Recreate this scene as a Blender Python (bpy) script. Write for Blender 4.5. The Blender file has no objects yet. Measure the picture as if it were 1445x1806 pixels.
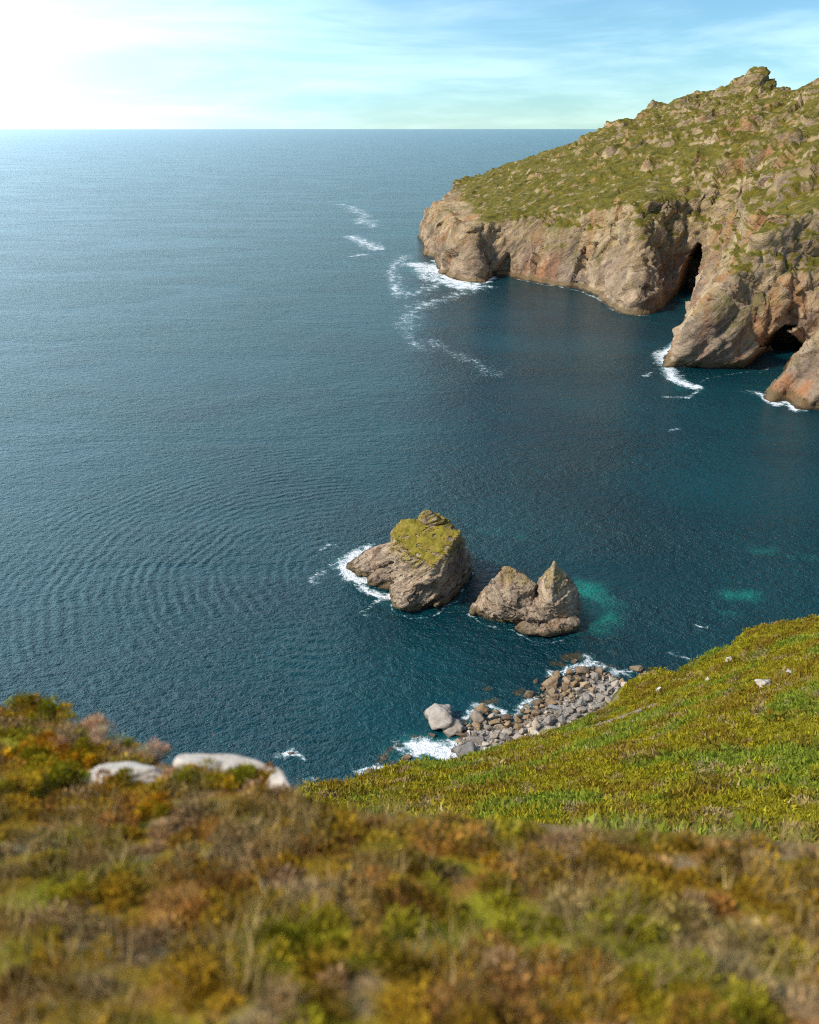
import bpy, bmesh, math, random
import numpy as np
from mathutils import Vector, Euler, Matrix
from mathutils import noise as mnoise

random.seed(7)
rng = np.random.default_rng(11)
scene = bpy.context.scene
COL = scene.collection

# ------------------------------------------------------------------ camera model
F = 1500.0; CX = 722.5; CY = 903.0; H = 110.0; HORIZON = 225.0
PITCH = math.atan((CY - HORIZON) / F)
cp, sp = math.cos(PITCH), math.sin(PITCH)
W0 = 1445.0


def ray(x, y):
    u = (x - CX) / F
    v = (CY - y) / F
    return np.array([u, cp + v * sp, v * cp - sp])


def at(x, y, z=0.0):
    d = ray(x, y)
    t = (z - H) / d[2]
    return np.array([0, 0, H]) + d * t


def att(x, y, t):
    return np.array([0, 0, H]) + ray(x, y) * t


cam_d = bpy.data.cameras.new("camera")
cam_d.sensor_fit = 'HORIZONTAL'
cam_d.sensor_width = 36.0
cam_d.lens = 36.0 * F / W0
cam_d.clip_start = 0.1
cam_d.clip_end = 200000
cam_d.dof.use_dof = True
cam_d.dof.focus_distance = 220
cam_d.dof.aperture_fstop = 1.15
cam = bpy.data.objects.new("camera", cam_d)
cam.location = (0, 0, H)
cam.rotation_euler = (math.pi / 2 - PITCH, 0, 0)
COL.objects.link(cam)
scene.camera = cam

# ------------------------------------------------------------------ numpy noise


def _hash(ix, iy, iz, seed):
    h = (ix.astype(np.int64) * 374761393 + iy.astype(np.int64) * 668265263 + iz.astype(np.int64) * 2147483647 + seed * 974634777) & 0xFFFFFFFF
    h = ((h ^ (h >> 13)) * 1274126177) & 0xFFFFFFFF
    h = ((h ^ (h >> 16)) * 2246822519) & 0xFFFFFFFF
    return (h ^ (h >> 15)) & 0xFFFFFFFF


_G = np.array([[1, 1, 0], [-1, 1, 0], [1, -1, 0], [-1, -1, 0], [1, 0, 1], [-1, 0, 1], [1, 0, -1], [-1, 0, -1],
               [0, 1, 1], [0, -1, 1], [0, 1, -1], [0, -1, -1], [1, 1, 0], [0, -1, 1], [-1, 1, 0], [0, -1, -1]], float)


def perlin(p, seed=0):
    p = np.asarray(p, float)
    i = np.floor(p).astype(np.int64)
    f = p - i
    w = f * f * f * (f * (f * 6 - 15) + 10)
    out = np.zeros(len(p))
    for dx in (0, 1):
        wx = w[:, 0] if dx else 1 - w[:, 0]
        for dy in (0, 1):
            wy = w[:, 1] if dy else 1 - w[:, 1]
            for dz in (0, 1):
                wz = w[:, 2] if dz else 1 - w[:, 2]
                g = _G[_hash(i[:, 0] + dx, i[:, 1] + dy, i[:, 2] + dz, seed) & 15]
                dot = g[:, 0] * (f[:, 0] - dx) + g[:, 1] * (f[:, 1] - dy) + g[:, 2] * (f[:, 2] - dz)
                out += wx * wy * wz * dot
    return out


def fbm(p, octv=4, seed=0, gain=0.5, lac=2.03):
    p = np.asarray(p, float)
    a, s, tot = 1.0, np.zeros(len(p)), 0.0
    for k in range(octv):
        s += a * perlin(p, seed + k * 17)
        tot += a
        a *= gain
        p = p * lac + 3.7
    return s / tot


def ridged(p, octv=4, seed=0, gain=0.5):
    p = np.asarray(p, float)
    a, s, tot = 1.0, np.zeros(len(p)), 0.0
    for k in range(octv):
        s += a * (1 - 2 * np.abs(perlin(p, seed + k * 31)))
        tot += a
        a *= gain
        p = p * 2.07 + 1.3
    return s / tot


def worley(p, seed=0):
    p = np.asarray(p, float)
    i = np.floor(p).astype(np.int64)
    f1 = np.full(len(p), 9.0)
    f2 = np.full(len(p), 9.0)
    cid = np.zeros(len(p))
    for dx in (-1, 0, 1):
        for dy in (-1, 0, 1):
            for dz in (-1, 0, 1):
                c = i + np.array([dx, dy, dz])
                h = _hash(c[:, 0], c[:, 1], c[:, 2], seed)
                q = c + np.stack([(h & 1023) / 1023, ((h >> 10) & 1023) / 1023, ((h >> 20) & 1023) / 1023], 1)
                d = np.linalg.norm(q - p, axis=1)
                new = d < f1
                f2 = np.where(new, f1, np.minimum(f2, d))
                cid = np.where(new, (h & 4095) / 4095, cid)
                f1 = np.where(new, d, f1)
    return f1, f2, cid


def facets(p, seed=0):
    """flat broken faces: every cell is a plane with its own tilt"""
    p = np.asarray(p, float)
    i = np.floor(p).astype(np.int64)
    f1 = np.full(len(p), 9.0)
    f2 = np.full(len(p), 9.0)
    out = np.zeros(len(p))
    for dx in (-1, 0, 1):
        for dy in (-1, 0, 1):
            for dz in (-1, 0, 1):
                c = i + np.array([dx, dy, dz])
                h = _hash(c[:, 0], c[:, 1], c[:, 2], seed)
                q = c + np.stack([(h & 1023) / 1023, ((h >> 10) & 1023) / 1023, ((h >> 20) & 1023) / 1023], 1)
                h2 = _hash(c[:, 0], c[:, 1], c[:, 2], seed + 77)
                g = np.stack([(h2 & 1023) / 511.5 - 1, ((h2 >> 10) & 1023) / 511.5 - 1, ((h2 >> 20) & 1023) / 511.5 - 1], 1)
                r = p - q
                d = np.linalg.norm(r, axis=1)
                new = d < f1
                f2 = np.where(new, f1, np.minimum(f2, d))
                out = np.where(new, (r * g).sum(1) + 0.35 * g[:, 0], out)
                f1 = np.where(new, d, f1)
    return out, f2 - f1


def saw(x):
    return x - np.floor(x) - 0.5


def smooth(a, b, x):
    t = np.clip((x - a) / (b - a), 0, 1)
    return t * t * (3 - 2 * t)


# ------------------------------------------------------------------ mesh helpers
def mesh_from(name, V, Fc, mat=None, sm=True):
    me = bpy.data.meshes.new(name)
    V = np.asarray(V, np.float32)
    if isinstance(Fc, np.ndarray):
        n, k = Fc.shape
        me.vertices.add(len(V)); me.vertices.foreach_set('co', V.ravel())
        me.loops.add(n * k); me.loops.foreach_set('vertex_index', Fc.astype(np.int32).ravel())
        me.polygons.add(n); me.polygons.foreach_set('loop_start', np.arange(0, n * k, k, dtype=np.int32))
        me.update(calc_edges=True)
        me.validate()
    else:
        me.from_pydata([tuple(v) for v in V], [], Fc)
        me.update()
    if sm:
        me.polygons.foreach_set('use_smooth', np.ones(len(me.polygons), bool))
    if mat:
        me.materials.append(mat)
    return me


def link(name, me, parent=None):
    o = bpy.data.objects.new(name, me)
    COL.objects.link(o)
    if parent:
        o.parent = parent
    return o


def tag(o, label=None, cat=None, group=None, kind=None):
    if label: o['label'] = label
    if cat: o['category'] = cat
    if group: o['group'] = group
    if kind: o['kind'] = kind
    return o


def verts_of(me):
    a = np.empty(len(me.vertices) * 3, np.float32)
    me.vertices.foreach_get('co', a)
    return a.reshape(-1, 3).astype(float)


def norms_of(me):
    a = np.empty(len(me.vertices) * 3, np.float32)
    me.vertex_normals.foreach_get('vector', a)
    return a.reshape(-1, 3).astype(float)


def set_verts(me, v):
    me.vertices.foreach_set('co', v.astype(np.float32).ravel())
    me.update()


def set_attr(me, name, vals):
    a = me.attributes.new(name, 'FLOAT', 'POINT')
    a.data.foreach_set('value', np.asarray(vals, np.float32))


def set_col(me, name, rgb):
    a = me.attributes.new(name, 'FLOAT_COLOR', 'POINT')
    c = np.ones((len(rgb), 4), np.float32)
    c[:, :3] = rgb
    a.data.foreach_set('color', c.ravel())


def grid_faces(nr, nc):
    r = np.arange(nr - 1)[:, None] * nc
    c = np.arange(nc - 1)[None, :]
    a = (r + c).ravel()
    return np.stack([a, a + 1, a + nc + 1, a + nc], 1)


def hull_into(bm, pts):
    b2 = bmesh.new()
    for p in pts:
        b2.verts.new(p)
    bmesh.ops.convex_hull(b2, input=b2.verts)
    loose = [v for v in b2.verts if not v.link_faces]
    bmesh.ops.delete(b2, geom=loose, context='VERTS')
    bmesh.ops.recalc_face_normals(b2, faces=b2.faces)
    tmp = bpy.data.meshes.new('tmp')
    b2.to_mesh(tmp); b2.free()
    bm.from_mesh(tmp)
    bpy.data.meshes.remove(tmp)


def remesh(me, voxel, smooth_it=0):
    o = bpy.data.objects.new('tmp', me)
    COL.objects.link(o)
    m = o.modifiers.new('r', 'REMESH'); m.mode = 'VOXEL'; m.voxel_size = voxel; m.use_smooth_shade = True
    if smooth_it:
        s = o.modifiers.new('s', 'SMOOTH'); s.factor = 0.5; s.iterations = smooth_it
    dg = bpy.context.evaluated_depsgraph_get()
    ev = o.evaluated_get(dg)
    out = bpy.data.meshes.new_from_object(ev)
    bpy.data.objects.remove(o)
    return out


# ------------------------------------------------------------------ node helper
class NT:
    def __init__(s, name):
        s.m = bpy.data.materials.new(name)
        s.m.use_nodes = True
        s.t = s.m.node_tree
        s.t.nodes.clear()
        s.out = s.t.nodes.new('ShaderNodeOutputMaterial')
        s.b = s.t.nodes.new('ShaderNodeBsdfPrincipled')
        s.t.links.new(s.b.outputs[0], s.out.inputs[0])
        s.geo = s.t.nodes.new('ShaderNodeNewGeometry')

    def n(s, typ, **kw):
        nd = s.t.nodes.new(typ)
        for k, v in kw.items():
            setattr(nd, k, v)
        return nd

    def put(s, sock, val):
        if val is None:
            return
        if isinstance(val, bpy.types.NodeSocket):
            s.t.links.new(val, sock)
        else:
            if sock.type == 'RGBA' and len(val) == 3:
                val = (*val, 1)
            sock.default_value = val

    def pos(s):
        return s.geo.outputs['Position']

    def mapping(s, vec, rot=(0, 0, 0), scale=(1, 1, 1), loc=(0, 0, 0)):
        nd = s.n('ShaderNodeMapping')
        s.put(nd.inputs[0], vec)
        nd.inputs['Rotation'].default_value = rot
        nd.inputs['Scale'].default_value = scale
        nd.inputs['Location'].default_value = loc
        return nd.outputs[0]

    def tilt(s, vec, rot, freq):
        nd = s.n('ShaderNodeMapping', vector_type='TEXTURE')
        s.put(nd.inputs[0], vec)
        nd.inputs['Rotation'].default_value = rot
        nd.inputs['Scale'].default_value = tuple(1.0 / q_ for q_ in freq)
        return nd.outputs[0]

    def noise(s, vec, scale, detail=4, rough=0.55, dist=0.0):
        nd = s.n('ShaderNodeTexNoise')
        s.put(nd.inputs['Vector'], vec)
        nd.inputs['Scale'].default_value = scale
        nd.inputs['Detail'].default_value = detail
        nd.inputs['Roughness'].default_value = rough
        nd.inputs['Distortion'].default_value = dist
        return nd.outputs[0]

    def voro(s, vec, scale, feature='F1', rnd=1.0):
        nd = s.n('ShaderNodeTexVoronoi', feature=feature)
        s.put(nd.inputs['Vector'], vec)
        nd.inputs['Scale'].default_value = scale
        nd.inputs['Randomness'].default_value = rnd
        return nd.outputs[0]

    def math(s, op, a, b=None, c=None, clamp=False):
        nd = s.n('ShaderNodeMath', operation=op, use_clamp=clamp)
        s.put(nd.inputs[0], a); s.put(nd.inputs[1], b)
        if c is not None: s.put(nd.inputs[2], c)
        return nd.outputs[0]

    def step(s, x, a, b, lo=0.0, hi=1.0):
        nd = s.n('ShaderNodeMapRange', interpolation_type='SMOOTHSTEP')
        s.put(nd.inputs[0], x)
        nd.inputs[1].default_value = a; nd.inputs[2].default_value = b
        nd.inputs[3].default_value = lo; nd.inputs[4].default_value = hi
        return nd.outputs[0]

    def mix(s, f, a, b, mode='MIX'):
        nd = s.n('ShaderNodeMix', data_type='RGBA', blend_type=mode)
        s.put(nd.inputs[0], f); s.put(nd.inputs[6], a); s.put(nd.inputs[7], b)
        return nd.outputs[2]

    def ramp(s, f, stops):
        nd = s.n('ShaderNodeValToRGB')
        s.put(nd.inputs[0], f)
        cr = nd.color_ramp
        while len(cr.elements) < len(stops):
            cr.elements.new(0.5)
        for e, (p, c) in zip(cr.elements, stops):
            e.position = p
            e.color = (*c, 1)
        return nd.outputs[0]

    def attr(s, name, col=False):
        nd = s.n('ShaderNodeAttribute', attribute_name=name)
        return nd.outputs['Color' if col else 'Fac']

    def sep(s, v):
        nd = s.n('ShaderNodeSeparateXYZ')
        s.put(nd.inputs[0], v)
        return nd.outputs

    def bump(s, h, strength=1.0, dist=1.0, normal=None):
        nd = s.n('ShaderNodeBump')
        s.put(nd.inputs['Height'], h)
        nd.inputs['Strength'].default_value = strength
        nd.inputs['Distance'].default_value = dist
        if normal is not None: s.put(nd.inputs['Normal'], normal)
        return nd.outputs[0]

    def finish(s, color, rough=0.9, normal=None, spec=0.3):
        s.put(s.b.inputs['Base Color'], color)
        s.put(s.b.inputs['Roughness'], rough)
        s.put(s.b.inputs['Specular IOR Level'], spec)
        if normal is not None: s.put(s.b.inputs['Normal'], normal)
        return s.m


# ------------------------------------------------------------------ rock materials
def strata_frame(a, n_):
    e3 = Vector(n_).normalized()
    e1 = Vector(a); e1 = (e1 - e1.dot(e3) * e3).normalized()
    e2 = e3.cross(e1)
    m = Matrix((e1, e2, e3)).transposed()      # columns are the layer axes
    return tuple(m.to_euler()), np.array((e1, e2, e3))


ST1, RS1 = strata_frame((-1, -0.15, -0.55), (-0.5, 0.15, 0.85))
ST2, RS2 = strata_frame((1, 0.1, -0.1), (0.2, -0.55, 0.85))
ST3, RS3 = strata_frame((0.75, 0.1, 0.65), (-0.6, -0.35, 0.7))

def rock_mat(name, S=1.0, light=(0.58, 0.43, 0.29), mid=(0.36, 0.255, 0.165), dark=(0.06, 0.044, 0.035),
             orange=(0.33, 0.15, 0.055), orange_amt=0.5, lichen=(0.3, 0.24, 0.04), lichen_z=20.0, lichen_amt=0.5,
             turf=None, turf_z=0.0, tide=2.2, strata_rot=(0.5, 0.35, 0.4), bump_d=1.5, purple=0.0, turf_n=(0.55, 0.8), veg=0.0, crack=0.8, stain_lo=0.52):
    n = NT(name)
    P = n.pos()
    x, y, z = n.sep(P)
    nz = n.sep(n.geo.outputs['Normal'])[2]
    big = n.noise(P, 0.09 * S, 5, 0.6)
    med = n.noise(P, 0.5 * S, 6, 0.62)
    fine = n.noise(P, 2.6 * S, 5, 0.65)
    st = n.noise(n.tilt(P, strata_rot, (0.12 * S, 0.25 * S, 1.2 * S)), 1.0, 7, 0.66, 0.7)
    c = n.ramp(st, [(0.3, dark), (0.43, mid), (0.56, light), (0.72, tuple(min(1, q * 1.25) for q in light))])
    c = n.mix(n.step(med, 0.38, 0.62), n.mix(0.4, c, mid), c)
    mac = n.noise(n.tilt(P, strata_rot, (0.05 * S, 0.08 * S, 0.16 * S)), 1.0, 4, 0.6, 0.8)
    c = n.mix(n.step(mac, 0.36, 0.5, 0.65, 0.0), c, n.mix(fine, dark, mid))
    c = n.mix(n.step(mac, 0.56, 0.7, 0.0, 0.45), c, light)
    # mineral stains, running down the face
    streak = n.noise(n.mapping(P, (0, 0, 0), (0.22 * S, 0.22 * S, 0.03 * S)), 1.0, 5, 0.6, 0.4)
    om = n.math('MULTIPLY', n.step(streak, stain_lo, stain_lo + 0.12), n.step(n.noise(P, 0.05 * S, 3, 0.5), stain_lo - 0.1, stain_lo + 0.06))
    c = n.mix(n.math('MULTIPLY', om, orange_amt), c, n.mix(fine, orange, tuple(q * 1.5 for q in orange)))
    if purple:
        pm = n.step(n.noise(n.mapping(P, (0.1, 0.2, 0), (0.11 * S, 0.11 * S, 0.02 * S), (31, 7, 3)), 1.0, 5, 0.6, 0.5), 0.49, 0.6)
        c = n.mix(n.math('MULTIPLY', pm, purple), c, (0.075, 0.055, 0.06))
    # dark cracks
    cr = n.voro(n.tilt(P, strata_rot, (0.2 * S, 0.4 * S, 0.8 * S)), 1.0, 'DISTANCE_TO_EDGE')
    crk = n.step(n.math('ADD', cr, n.math('MULTIPLY', n.math('SUBTRACT', med, 0.42), 0.35)), 0.0, 0.045, 1.0, 0.0)
    c = n.mix(n.math('MULTIPLY', crk, crack), c, dark)
    c = n.mix(n.step(fine, 0.3, 0.7, 0.0, 0.35), c, n.mix(0.5, c, (0.5, 0.43, 0.36)))
    # yellow lichen
    lm = n.math('MULTIPLY', n.step(n.math('ADD', z, n.math('MULTIPLY', n.math('SUBTRACT', med, 0.5), lichen_z * 0.9)), lichen_z * 0.7, lichen_z), n.step(n.noise(P, 0.8 * S, 5, 0.6), 0.40, 0.54))
    c = n.mix(n.math('MULTIPLY', lm, lichen_amt), c, n.mix(fine, lichen, (0.42, 0.27, 0.05)))
    if veg:
        vm = n.math('MULTIPLY', n.step(n.noise(P, 0.07 * S, 4, 0.6), 0.5, 0.6), n.step(n.noise(P, 0.55 * S, 5, 0.7), 0.44, 0.56))
        vm = n.math('MULTIPLY', vm, n.step(nz, 0.1, 0.45))
        vm = n.math('MULTIPLY', vm, n.step(z, 8, 20))
        c = n.mix(n.math('MULTIPLY', vm, veg), c, n.mix(fine, (0.05, 0.055, 0.012), (0.19, 0.17, 0.03)))
    if turf:
        tm = n.math('MULTIPLY', n.step(n.math('ADD', nz, n.math('MULTIPLY', n.math('SUBTRACT', med, 0.5), 0.5)), turf_n[0], turf_n[1]),
                    n.step(z, turf_z - 2, turf_z + 1))
        tm = n.math('MULTIPLY', tm, n.step(n.noise(P, 0.42 * S, 5, 0.6), 0.36, 0.44))
        c = n.mix(tm, c, n.mix(n.step(n.noise(P, 0.7 * S, 5, 0.7), 0.35, 0.65), turf, (turf[0] * 2.1, turf[1] * 1.7, turf[2] * 1.2)))
    # tide band : brown algae
    zz = n.math('ADD', z, n.math('MULTIPLY', n.math('SUBTRACT', n.noise(P, 0.25 * S, 4), 0.5), tide * 1.4))
    tb = n.step(zz, tide * 0.6, tide * 1.15, 1.0, 0.0)
    c = n.mix(n.math('MULTIPLY', tb, 0.8), c, n.mix(med, (0.09, 0.06, 0.022), (0.21, 0.145, 0.07)))
    tb2 = n.step(zz, tide * 0.05, tide * 0.35, 1.0, 0.0)
    c = n.mix(n.math('MULTIPLY', tb2, 0.85), c, (0.045, 0.034, 0.02))
    h = n.math('ADD', n.math('MULTIPLY', st, 1.0), n.math('MULTIPLY', med, 0.9))
    h = n.math('ADD', h, n.math('MULTIPLY', fine, 0.35))
    h = n.math('SUBTRACT', h, n.math('MULTIPLY', crk, 0.3 * crack))
    nor = n.bump(h, 1.0, bump_d)
    return n.finish(c, 0.9, nor, 0.2)


M_STACK = rock_mat('weathered_stack_rock', 0.62, lichen_z=13.5, lichen_amt=0.85, orange_amt=0.45, turf_n=(0.5, 0.72), strata_rot=ST1, purple=0.6)
M_TWIN = rock_mat('weathered_twin_rock', 0.62, lichen_z=12.0, lichen_amt=0.5, orange_amt=0.3, strata_rot=ST2)
M_CLIFF = rock_mat('far_cliff_rock', 0.26, light=(0.49, 0.345, 0.205), mid=(0.29, 0.19, 0.108), dark=(0.06, 0.043, 0.034),
                   turf=(0.085, 0.08, 0.012), turf_z=40.0, turf_n=(0.45, 0.68), lichen_z=30, lichen_amt=0.25,
                   orange=(0.3, 0.12, 0.04), orange_amt=0.85, tide=4.0, strata_rot=ST3, bump_d=2.2, purple=0.4, veg=0.6, crack=0.2, stain_lo=0.49)


def boulder_mat():
    n = NT('shore_boulder_stone')
    oi = n.n('ShaderNodeObjectInfo')
    tc = n.n('ShaderNodeTexCoord')
    vec = n.n('ShaderNodeVectorMath', operation='ADD')
    n.put(vec.inputs[0], n.pos())
    P = vec.outputs[0]
    a = n.noise(P, 0.8, 5, 0.6)
    b = n.noise(P, 3.5, 5, 0.65)
    st = n.noise(n.mapping(P, (0.6, 0.3, 0.8), (0.5, 0.5, 3.0)), 1.0, 4, 0.6, 0.5)
    c = n.mix(n.step(a, 0.35, 0.65), n.mix(0.28, oi.outputs['Color'], (0.05, 0.04, 0.035), 'MIX'), oi.outputs['Color'])
    c = n.mix(n.step(st, 0.35, 0.65, 0.25, 0.0), c, (0.09, 0.07, 0.055))
    c = n.mix(n.step(b, 0.5, 0.75, 0, 0.4), c, (0.5, 0.45, 0.4))
    z = n.sep(n.pos())[2]
    wet = n.step(n.math('ADD', z, n.math('MULTIPLY', n.math('SUBTRACT', a, 0.5), 0.8)), 0.15, 0.7, 1.0, 0.0)
    c = n.mix(n.math('MULTIPLY', wet, 0.7), c, (0.06, 0.042, 0.022))
    h = n.math('ADD', n.math('MULTIPLY', a, 0.7), n.math('ADD', n.math('MULTIPLY', b, 0.25), n.math('MULTIPLY', st, 0.4)))
    return n.finish(c, n.step(wet, 0, 1, 0.9, 0.5), n.bump(h, 1.0, 0.25), 0.25)


M_BOULDER = boulder_mat()


def pale_mat():
    n = NT('pale_quartzite')
    P = n.pos()
    a = n.noise(P, 2.5, 5, 0.6)
    b = n.noise(P, 14.0, 6, 0.65)
    st = n.noise(n.mapping(P, (0.5, 0.2, 0.9), (1.0, 1.0, 7.0)), 1.0, 5, 0.6, 0.6)
    c = n.mix(n.step(a, 0.35, 0.65), (0.42, 0.355, 0.29), (0.62, 0.54, 0.455))
    c = n.mix(n.step(st, 0.3, 0.5, 0.45, 0.0), c, (0.4, 0.35, 0.31))
    c = n.mix(n.step(b, 0.55, 0.7, 0.0, 0.5), c, (0.5, 0.46, 0.4))
    lich = n.math('MULTIPLY', n.step(n.noise(P, 3.2, 5, 0.7), 0.56, 0.64), n.step(b, 0.4, 0.6))
    c = n.mix(n.math('MULTIPLY', lich, 0.6), c, (0.25, 0.22, 0.13))
    h = n.math('ADD', n.math('MULTIPLY', a, 0.5), n.math('ADD', n.math('MULTIPLY', b, 0.2), n.math('MULTIPLY', st, 0.35)))
    return n.finish(c, 0.85, n.bump(h, 1.0, 0.06), 0.25)


M_PALE = pale_mat()


def veg_mat(name='moorland_leaves', rough=0.8):
    n = NT(name)
    c = n.attr('tint', True)
    n.put(n.b.inputs['Base Color'], c)
    n.b.inputs['Roughness'].default_value = rough
    n.b.inputs['Specular IOR Level'].default_value = 0.15
    tr = n.n('ShaderNodeBsdfTranslucent')
    n.put(tr.inputs[0], c)
    mx = n.n('ShaderNodeMixShader')
    mx.inputs[0].default_value = 0.25
    n.t.links.new(n.b.outputs[0], mx.inputs[1]); n.t.links.new(tr.outputs[0], mx.inputs[2])
    n.t.links.new(mx.outputs[0], n.out.inputs[0])
    return n.m


M_VEG = veg_mat()


def hill_mat():
    n = NT('moorland_turf')
    c = n.attr('tint', True)
    P = n.pos()
    f = n.noise(P, 3.0, 6, 0.7)
    g = n.noise(P, 14.0, 4, 0.7)
    c = n.mix(n.step(f, 0.3, 0.7, 0.3, 0.0), c, (0.05, 0.04, 0.008))
    h = n.math('ADD', n.math('MULTIPLY', f, 0.6), n.math('MULTIPLY', g, 0.2))
    return n.finish(c, 0.95, n.bump(h, 1.0, 0.3), 0.1)


M_HILL = hill_mat()


def scree_mat():
    n = NT('grey_shingle')
    P = n.pos()
    v = n.n('ShaderNodeTexVoronoi')
    n.put(v.inputs['Vector'], P); v.inputs['Scale'].default_value = 2.2
    c = n.mix(n.sep(v.outputs['Color'])[0], (0.16, 0.13, 0.1), (0.36, 0.32, 0.28))
    c = n.mix(n.step(n.sep(P)[2], 0.2, 1.2, 0.75, 0.0), c, (0.07, 0.05, 0.03))
    h = n.math('SUBTRACT', 1.0, v.outputs['Distance'])
    return n.finish(c, 0.9, n.bump(h, 1.0, 0.3), 0.2)


M_SCREE = scree_mat()

# ------------------------------------------------------------------ sea
def capsule(pts, P):
    """distance of P (n,2) to a polyline"""
    d = np.full(len(P), 1e9)
    pts = np.asarray(pts, float)
    if len(pts) == 1:
        return np.linalg.norm(P - pts[0], axis=1)
    for a, b in zip(pts[:-1], pts[1:]):
        ab = b - a
        t = np.clip(((P - a) @ ab) / (ab @ ab + 1e-9), 0, 1)
        d = np.minimum(d, np.linalg.norm(P - (a + t[:, None] * ab), axis=1))
    return d


def pxl(lst, z=0.0):
    return [at(x, y, z)[:2] for x, y in lst]


rows = np.concatenate([np.geomspace(70, 330, 560)[:-1], np.geomspace(330, 1500, 460)[:-1], np.geomspace(1500, 80000, 60)])
ang = np.concatenate([np.linspace(-80, -29, 40)[:-1], np.linspace(-29, 29, 640)[:-1], np.linspace(29, 80, 40)])
ang = np.radians(ang)
RR, AA = np.meshgrid(rows, ang, indexing='ij')
SX, SY = (RR * np.sin(AA)).ravel(), (RR * np.cos(AA)).ravel()
SV = np.stack([SX, SY, np.zeros_like(SX)], 1)
P2 = SV[:, :2]
near = RR.ravel() < 1700


def blob_field(items, warp=False):
    f = np.zeros(len(P2))
    Pn = P2[near] + (WARP if warp else 0)
    fn = np.zeros(len(Pn))
    for pts, r, s in items:
        w = pxl(pts)
        d = capsule(w, Pn)
        fn = np.maximum(fn, s * np.clip(1 - d / r, 0, 1))
    f[near] = fn
    return f


_w3 = np.c_[P2[near], np.zeros(near.sum())]
_sc = np.clip(np.linalg.norm(P2[near], axis=1) / 200.0, 1, 5)[:, None]
WARP = np.stack([fbm(_w3 / (9 * _sc), 4, 301), fbm(_w3 / (9 * _sc), 4, 302)], 1) * 5.0 * _sc


FOAM = [
    # around the large stack
    ([(652, 970), (630, 978), (612, 995), (622, 1016), (645, 1024)], 5.5, 0.92),
    ([(625, 985), (600, 998)], 5.5, 0.75),
    ([(655, 1036), (668, 1046), (686, 1054)], 2.8, 0.95),
    ([(680, 1055), (640, 1075), (648, 1085)], 2.6, 0.42),
    ([(594, 965), (575, 962), (560, 972)], 2.0, 0.5),
    ([(565, 1010), (550, 1020), (556, 1032)], 2.0, 0.42),
    ([(686, 1060), (693, 1080), (726, 1091), (770, 1080), (805, 1056), (836, 1008)], 0.9, 0.55),
    ([(828, 1085), (868, 1104), (902, 1112), (928, 1127), (966, 1130), (1000, 1126), (1022, 1113)], 0.8, 0.5),
    # far point
    ([(740, 466), (765, 470), (780, 485), (805, 498), (826, 506)], 26.0, 0.85),
    ([(760, 488), (790, 502), (820, 510)], 15.0, 0.7),
    ([(770, 458), (778, 482), (830, 499), (853, 499), (869, 489)], 7.0, 0.8),
    ([(905, 492), (985, 505), (1024, 512), (1060, 528), (1092, 553), (1140, 557)], 4.0, 0.45),
    ([(720, 452), (695, 470), (688, 480), (700, 510), (712, 522)], 18.0, 0.49),
    ([(832, 512), (790, 525), (755, 535), (735, 548), (722, 570), (716, 575)], 20.0, 0.44),
    ([(716, 575), (730, 595), (748, 615)], 14.0, 0.4),
    ([(760, 600), (782, 618), (830, 637), (866, 659)], 12.0, 0.37),
    ([(700, 510), (740, 520), (770, 500)], 14.0, 0.42),
    ([(625, 416), (650, 430), (662, 440)], 16.0, 0.62),
    ([(628, 452), (648, 449)], 8.0, 0.6),
    ([(655, 400), (640, 380), (610, 360)], 22.0, 0.5),
    # buttress
    ([(1190, 604), (1160, 622), (1168, 640)], 7.5, 0.85),
    ([(1172, 648), (1180, 664), (1205, 678), (1226, 684)], 7.0, 0.88),
    ([(1234, 676), (1250, 667), (1292, 662), (1330, 657), (1345, 648)], 1.8, 0.4),
    ([(1140, 655), (1132, 662)], 3.0, 0.5),
    ([(1230, 690), (1210, 700), (1165, 697)], 4.0, 0.48),
    ([(1330, 694), (1345, 703), (1366, 711), (1390, 708), (1406, 720)], 5.5, 0.8),
    ([(1190, 755), (1175, 757)], 2.5, 0.5),
    # beach
    ([(740, 1318), (775, 1325), (800, 1332)], 4.8, 1.15),
    ([(725, 1308), (705, 1318)], 3.6, 0.6),
    ([(800, 1308), (806, 1322)], 3.0, 0.9),
    ([(815, 1278), (850, 1250), (880, 1254), (900, 1262), (931, 1245), (945, 1238)], 3.2, 0.6),
    ([(985, 1190), (1010, 1176), (1030, 1168), (1062, 1176)], 3.0, 0.66),
    ([(1080, 1178), (1095, 1196), (1104, 1190)], 2.8, 0.55),
    ([(640, 1362), (665, 1366), (700, 1352)], 2.6, 0.7),
    ([(500, 1334), (514, 1329)], 2.6, 0.62),
    ([(505, 1322), (522, 1326), (528, 1340)], 2.0, 0.45),
    ([(550, 1380), (600, 1385)], 2.5, 0.45),
    ([(1238, 1100), (1252, 1103)], 0.9, 0.6),
    ([(1195, 1150), (1215, 1160)], 1.8, 0.45),
]
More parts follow.
